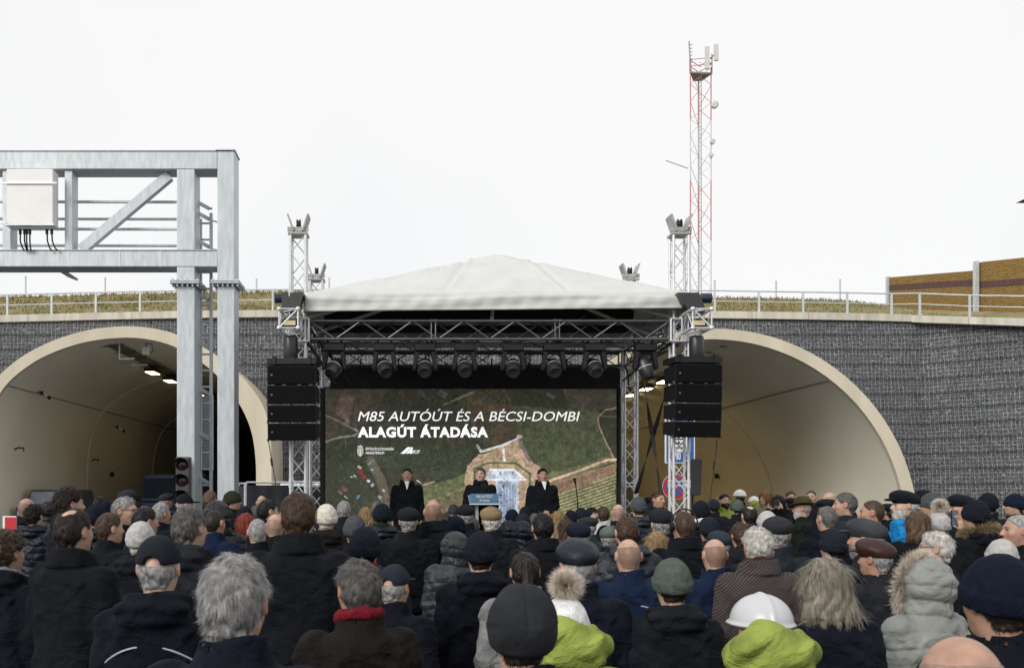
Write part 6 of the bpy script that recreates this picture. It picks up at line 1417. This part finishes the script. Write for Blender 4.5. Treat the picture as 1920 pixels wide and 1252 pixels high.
# x, y of top, width, hair, colour, hat, colour, coat, colour, yaw (positive looks right), label, options
CROWD = [
(12,989,70,'curly','brown',None,None,'hood','dnavy',25,'person with curly brown hair at the far left picture edge, light scarf',dict(extra=('scarf_lgrey',))),
(130,909,52,'curly','dark',None,None,'overcoat','black',50,'tall man with curly dark hair standing out at the left, looking right',{}),
(138,952,66,'balding','dark',None,None,'overcoat','black',25,'broad man with thinning dark hair in front of the tall curly haired man',dict(dense=2)),
(64,943,36,'curly','black',None,None,'puffer','navy',10,'person with dense black curls in navy puffer jacket at left',{}),
(50,934,28,'bald','brown',None,None,'hood','black',30,'man with shaven pale head behind the black curls at far left',{}),
(93,937,32,'full','brown',None,None,'hoodup','brown',20,'person in brown hood between the black curls and the tall curly haired man',{}),
(234,928,44,'full','grey',None,None,'jacket','navy',100,'grey haired man with glasses turned to the right, left of the gantry posts',dict(extra=('glasses',))),
(238,917,34,'short','grey','flat_cap','dgrey','jacket','charcoal',20,'man in grey flat cap behind the grey haired man with glasses',{}),
(205,960,44,'short','brown',None,None,'jacket','black',45,'man with cropped brown hair and dark jacket left of the cream hat',{}),
(272,949,42,'short','black',None,None,'jacket','navy',45,'black haired man right behind the cream hat at left',{}),
(264,975,54,'ring','white',K,'lknit','hood','coal',10,'person in pale cream knitted hat at the left',{}),
(180,943,38,'ring','dark',K,'black','puffer','coal',10,'person in black knitted hat between two dark haired men at left',{}),
(198,938,28,'ring','dark',K,'dnavy','jacket','navy',0,'person in small navy hat behind the cropped brown hair',{}),
(186,929,20,'short','black',None,None,'jacket','black',0,'distant black haired head at the dark truck, left',{}),
(298,1001,84,'short','grey','baseball_cap','coal','hood','dnavy',3,'man in black cap with grey hair in its opening and silver piping on his jacket',dict(extra=('piping',))),
(302,941,32,'short','grey',None,None,'jacket','navy',40,'grey haired man in profile below the traffic light',{}),
(311,924,24,'short','grey','flat_cap','dgrey','jacket','coal',60,'man in small grey cap left of the traffic light pole',{}),
(346,925,28,'short','grey','baseball_cap','black','jacket','black',60,'man in black cap in front of the left gantry post',{}),
(374,921,24,'short','grey','flat_cap','black','jacket','coal',40,'man in dark cap between the gantry posts',{}),
(394,919,27,'short','lbrown',None,None,'jacket','grey',15,'man with light brown hair between the gantry posts',{}),
(436,918.5,29,'short','brown',K,'olive','jacket','black',80,'man in olive brown knitted hat looking right, by the right gantry post',{}),
(408,935,54,'short','dark',None,None,'hoodup','charcoal',0,'person in big charcoal hood in front of the right gantry post',{}),
(356,944,66,'full','dgrey',None,None,'hood','charcoal',25,'man with thick dark grey hair and charcoal hooded jacket, left',dict(dense=2)),
(403,956,34,'buzz','dark',None,None,'jacket','blue',25,'young man with cropped dark hair and blue collar beside the thick grey hair',{}),
(462,961,36,'bob','red',None,None,'jacket','black',10,'woman with red dyed hair',{}),
(483,972,36,'buzz','grey',None,None,'jacket','dnavy',0,'man with grey stubble and white stripes across his jacket',dict(extra=('backstripe',))),
(516,963,34,'bald','grey',None,None,'jacket','black',0,'bald grey man immediately left of the tall man in the big black overcoat',{}),
(560,920,67,'short','brown',None,None,'overcoat','black',0,'tall man with neat brown hair in big black overcoat, left of the stage',dict(dense=2.2)),
(612,943,42,'ring','white',K,'cream','hood','brown',0,'person in cream woollen hat and brown hooded coat before the screen corner',{}),
(491,929,20,'bald','lbrown',None,None,'jacket','black',0,'distant bald head in front of the dark fence',{}),
(502,935,34,'short','black',None,None,'jacket','black',55,'black haired man looking right in front of the dark fence',{}),
(459,947,30,'ring','dark',K,'black','jacket','black',0,'person in black hat behind the red haired woman',{}),
(479,947,22,'short','dgrey',None,None,'jacket','coal',0,'small grey head between the black hat and the dark fence',{}),
(440,1031,140,'full','grey',None,None,'jacket','navy',8,'large silver haired head nearest the camera at the bottom left',dict(dense=5,tone=1)),
(645,938,26,'short','grey',None,None,'jacket','coal',20,'grey head in front of the screen at its lower left corner',{}),
(665,964,44,'short','lbrown',K,'grey','jacket','navy',0,'person in grey knitted hat behind the black hat with the tricolour hood',{}),
(684,985,64,'ring','dark',K,'black','hood','slate',0,'person in tall black hat with a red and white scarf',dict(extra=('scarf_red',))),
(687,949,26,'bob','blonde',None,None,'jacket','beige',0,'blonde woman in front of the screen at left',{}),
(716,942,36,'ring','dark',K,'black','puffer','navy',0,'person in round black hat with green scarf and navy jacket',dict(extra=('scarf_dgreen',))),
(707,938,20,'ring','grey',K,'lgrey','jacket','coal',0,'light grey hat peeping out behind the round black hat',{}),
(766,950,42,'short','grey','flat_cap','black','jacket','black',0,'man in wide black flat cap below the left man on stage',{}),
(748,948,20,'ring','grey',K,'white','jacket','lgrey',0,'small white hat behind the wide black flat cap',{}),
(812,937,35,'bald','dark',None,None,'overcoat','coal',0,'bald man in broad black coat, centre left in front of the screen',{}),
(785,941,20,'short','dark','beret','dgrey','jacket','navy',0,'small dark cap between flat cap and bald man',{}),
(850,944,20,'ring','grey',K,'grey','jacket','coal',0,'small grey hat between the bald man and the lectern',{}),
(873,945,34,'short','grey','flat_cap','black','jacket','black',0,'man in black cap just in front of the lectern, left',{}),
(921,949,42,'ring','white','flat_cap','tan','jacket','coal',0,'white haired man in tan tweed cap below the lectern',{}),
(856,966,36,'ring','dark',K,'dnavy','jacket','navy',0,'person in navy knitted hat behind the grey puffer hood',{}),
(886,969,26,'short','dgrey',None,None,'jacket','coal',0,'small dark grey head between navy hat and tan cap',{}),
(854,993,54,'short','dark',None,None,'hoodup','grey',5,'person in slate grey quilted jacket with its hood up, centre left',dict()),
(901,994,64,'ring','dark',K,'black','hood','dnavy',0,'person in tall black hat and navy hooded jacket, centre left',{}),
(672,1042,90,'full','dgrey',None,None,'jacket','brown',-22,'man with bushy dark grey hair and red collar in brown jacket',dict(dense=4,extra=('scarf_red',))),
(740,1056,58,'short','grey','baseball_cap','bgrey','jacket','dnavy',25,'man in slate blue cap to the right of the bushy grey hair',{}),
(960,953,26,'ring','dark',K,'dnavy','jacket','black',0,'person in small navy hat below the lectern, right',{}),
(954,973,28,'short','dark',None,None,'hoodup','dnavy',0,'person in dark hood left of the quilted hood',{}),
(979,973,38,'short','dark',None,None,'hoodup','navy',0,'person in navy quilted hood, centre',{}),
(985,948,24,'ring','dark',K,'black','jacket','black',0,'person in black hat below the right man on stage',{}),
(980,961,30,'ring','dark',K,'coal','jacket','coal',0,'person in charcoal hat directly behind the navy quilted hood',{}),
(1018,960,42,'short','black',None,None,'overcoat','black',0,'man with smooth black hair and black coat, centre',{}),
(1003,961,22,'short','dgrey',None,None,'jacket','coal',0,'small grey head hidden left of the smooth black hair',{}),
(1046,957,26,'long','blonde',None,None,'jacket','cream',0,'blonde woman holding up a phone',dict(pose='phone')),
(1062,972,28,'long','brown',None,None,'jacket','brown',0,'woman with long chestnut hair beside the navy flat cap',{}),
(1070,955,20,'ring','black',K,'black','jacket','black',0,'small black hat right of the raised phone',{}),
(1085,978,46,'ring','grey','flat_cap','navy','jacket','dnavy',0,'man in navy blue flat cap, centre right',{}),
(1103,968,38,'ring','grey','beret','dgrey','jacket','grey',0,'person in purplish grey beret behind the navy flat cap',{}),
(1109,949,26,'ring','dark',K,'black','hood','charcoal',0,'person in black hat below the microphone stand',{}),
(1089,950,22,'ring','dark',K,'coal','jacket','black',0,'dark hat left of the person below the microphone stand',{}),
(1131,948,24,'short','brown',None,None,'jacket','lknit',0,'brown haired person in pale sleeves photographing the stage',dict(pose='phone')),
(1159,945,24,'bald','dgrey',None,None,'jacket','navy',0,'nearly bald man in front of the rear right tower',{}),
(1083,1008,80,'ring','grey','leather_cap','coal','jacket','navy',0,'grey haired man in big charcoal leather flat cap, front centre',dict(dense=2)),
(984,1033,56,'short','dark',None,None,'jacket','lgrey',0,'woman with braided dark hair and pale collar',dict(extra=('ponytail',))),
(1060,1114,84,'ring','grey','pompom_hat','white','hivis','hivis',0,'person in white hat with a big fur pompom and yellow safety jacket',dict()),
(977,1090,130,'ring','dark','slouch_hat','dgrey','jacket','dnavy',0,'person in large slate blue stitched hat, bottom centre',dict()),
(1178,1010,48,'bald','dark',None,None,'jacket','blue',0,'bald man in navy blue jacket with grey piping, centre right',dict(extra=('piping',))),
(1175,967,44,'short','brown',None,None,'puffer','slate',0,'man with thick brown hair and slate quilted jacket behind the bald man',{}),
(1143,985,28,'ring','grey','flat_cap','graygreen','jacket','dnavy',40,'man in grey green flat cap seen past the brown haired man',{}),
(1197,930,31,'ring','brown',K,'grey','puffer','slate',0,'man in smooth grey hat by the rear right tower',{}),
(1215,931,20,'ring','black',K,'black','jacket','black',0,'black hat next to the smooth grey hat',{}),
(1222,941,24,'ring','dark',K,'coal','jacket','coal',0,'dark hat in front of the strap crossing, right',{}),
(1234,920,18,'short','brown',None,None,'jacket','olive',150,'man in olive jacket facing the crowd under the crossed straps',dict(Yfix=15.3,ground=.13)),
(1240,952,46,'ring','grey','flat_cap','coal','jacket','navy',0,'man in black flat cap before the right front tower',{}),
(1283,958,40,'buzz','brown',None,None,'overcoat','black',0,'man with clipped brown hair and headphones in black coat, right of centre',dict(extra=('headphones',))),
(1230,996,46,'bob','blonde',None,None,'jacket','black',-10,'woman with straight blonde bob between two dark coats',{}),
(1314,937,33,'ring','black',K,'black','jacket','black',0,'person in deep black hat below the pole speaker',dict(extra=('scarf_white',))),
(1338,934,22,'ring','dark',K,'charcoal','jacket','charcoal',0,'person in charcoal hat just right of the deep black hat',{}),
(1328,967,38,'ring','dark',K,'coal','jacket','charcoal',0,'person in black hat with charcoal jacket behind the two bald men',{}),
(1349,994,44,'ring','grey','flat_cap','slate','jacket','charcoal',0,'man in slate grey flat cap directly behind a bald man',{}),
(1389,976,40,'full','brown',None,None,'jacket','charcoal',0,'man with tousled brown hair left of the white haired man',{}),
(1340,1010,46,'bald','dark',None,None,'jacket','blue',0,'bald man in bright navy blue jacket, right of centre',{}),
(1421,983,58,'full','white',None,None,'tweed','tweed',0,'white haired man in brown checked tweed coat and reddish scarf',dict(dense=3,extra=('scarf_leather',))),
(1458,967,54,'ring','grey','flat_cap','dgrey','jacket','slate',10,'grey haired man in grey flat cap behind the white haired man',{}),
(1358,925,20,'short','black',None,None,'hivis','hivis',170,'dark bearded man in yellow safety vest looking down',dict(beard='black')),
(1387,916.5,24,'ring','dark','safety_helmet','white','jacket','black',0,'person in white safety helmet, the left one of two in front of the tunnel',{}),
(1414,929,22,'ring','dark','safety_helmet','white','hivis','hivis',0,'person in white safety helmet, the right one of two in front of the tunnel',{}),
(1383,935,24,'ring','dark',K,'graygreen','jacket','coal',10,'person in grey green hat below the left white helmet',{}),
(1435,920,22,'long','ginger',None,None,'jacket','beige',-120,'woman with long ginger hair facing left',{}),
(1459,927,22,'long','black',None,None,'jacket','black',-150,'woman with long black hair holding a camera',dict(pose='phone')),
(1405,947,30,'balding','dark',None,None,'jacket','navy',0,'man with thinning dark hair in front of the ginger haired woman',{}),
(1438,956,36,'ring','white',K,'lknit','jacket','grey',0,'person in pale knitted hat left of the grey flat cap',{}),
(1260,1043,74,'ring','dark',K,'graygreen','hood','coal',0,'person in thick dark grey green hat with black hooded jacket, lower right',dict(dense=1)),
(1482,920,18,'short','brown',None,None,'jacket','coal',180,'brown haired man facing the camera above the felt hat',{}),
(1521,919,19,'buzz','brown',None,None,'jacket','coal',-150,'man with cropped hair right of the felt hat',{}),
(1505,929,50,'ring','grey','felt_hat','olivehat','jacket','dgreen',-60,'bearded man in olive felt hat with a wide brim',dict(beard='white')),
(1555,923,22,'bald','lbrown',None,None,'jacket','coal',-60,'bald head behind the black beret',{}),
(1586,922,34,'short','dgrey',None,None,'jacket','slate',-60,'grey brown haired man looking left in slate jacket before the bright tunnel wall',{}),
(1551,934,38,'ring','dark','beret','black','jacket','black',-10,'person in round black beret, right',{}),
(1551,948,35,'buzz','dgrey',None,None,'hood','dnavy',-10,'man with cropped grey hair below the round black beret',{}),
(1636,937,35,'buzz','brown',None,None,'jacket','black',-60,'man with brush cut looking left before the bright wall',{}),
(1625,971,60,'ring','grey','flat_cap','grey','jacket','charcoal',-45,'bearded man in grey herringbone flat cap, right',dict(beard='grey')),
(1563,987,52,'ring','dark',K,'coal','jacket','navy',-10,'person in smooth black hat above the ash blonde woman',{}),
(1642,1008,60,'ring','grey','leather_cap','leather','jacket','charcoal',-35,'man in brown leather flat cap',dict(extra=('glasses',))),
(1546,1043,90,'bob','ash',None,None,'jacket','navy',-5,'woman with long ash blonde hair and navy coat, lower right',dict(dense=3)),
(1483,932,24,'ring','dark','beret','plum','jacket','black',0,'person in plum coloured beret left of the felt hat',{}),
(1697,918,44,'ring','white','flat_cap','black','hood','sky',-80,'old man with white beard, black flat cap and bright blue jacket looking left',dict(beard='white')),
(1667,943,32,'ring','dark','beret','black','jacket','black',-20,'person in black beret left of the bright blue jacket',{}),
(1730,917,30,'short','black','fur_hat','black','jacket','black',-60,'person in dark fur hat behind the bright blue jacket',{}),
(1746,922,36,'ring','brown',K,'grey','hood','graygreen',-55,'man in grey hat with a dark patch and grey green jacket looking left',{}),
(1720,957,44,'bob','lbrown',None,None,'jacket','black',0,'woman with straight golden brown hair in black jacket, right',{}),
(1760,957,40,'ring','grey','pompom_hat','lknit','jacket','grey',0,'person in pale grey hat with small pompom, right',{}),
(1805,926,40,'ring','grey','flat_cap','black','jacket','black',-65,'old man in black flat cap looking left near the wire caged wall',{}),
(1829,935,46,'ring','black',K,'black','hood','black',-15,'person in big black hat with fur collar',dict(pose='onehand',extra=('furcol',))),
(1852,922,34,'ring','black',K,'black','jacket','navy',-10,'person in black hat behind the one holding a phone, far right',{}),
(1902,924,32,'ring','dark',K,'navy','jacket','black',-65,'young man in navy hat looking left near the right picture edge',{}),
(1756,991,54,'full','white',None,None,'jacket','dnavy',-55,'silver haired man with glasses turned left, right side',dict(dense=2,extra=('glasses',))),
(1910,964,44,'buzz','grey',None,None,'jacket','black',-80,'man with cropped grey hair cut off by the right picture edge',{}),
(1878,1008,54,'ring','grey',K,'lknit','jacket','dnavy',0,'person in pale striped knitted hat, far right',{}),
(1872,1034,128,'ring','dark',K,'dnavy','jacket','dnavy',-5,'large figure in navy hat and navy coat at the lower right corner',{}),
(1733,1040,92,'full','blonde',None,None,'hoodup','sage',-24,'woman in pale green quilted coat with fur trimmed hood and pink straps',dict(extra=('fur','straps'))),
(1802,1192,150,'bald','dgrey',None,None,'jacket','dnavy',0,'bald head at the very bottom right of the picture',dict(tone=1)),
(1427,1108,116,'ring','dark','safety_helmet','hwhite','hivis','hivis',0,'person in white helmet and bright yellow safety hood, bottom centre right',{}),
]
for (x, yt, w, hair, hc, hat, hatc, coat, cc, yaw, label, opt) in sorted(CROWD, key=lambda c: -c[2]):
    person(x, yt, w, hair, hc, hat, hatc, coat, cc, yaw, label, **opt)
for i in range(len(PLACED)):
    for j in range(i):
        a, c = PLACED[i], PLACED[j]; d = math.hypot(a[0]-c[0], a[1]-c[1])
        if d < .36: DBG.append('CLOSE %.2f %s | %s' % (d, a[3][:40], c[3][:40]))
for p in PLACED:
    if p[2] > 1.10 or p[2] < .89: DBG.append('SIZE %.2f Y=%.1f %s' % (p[2], p[1], p[3][:60]))
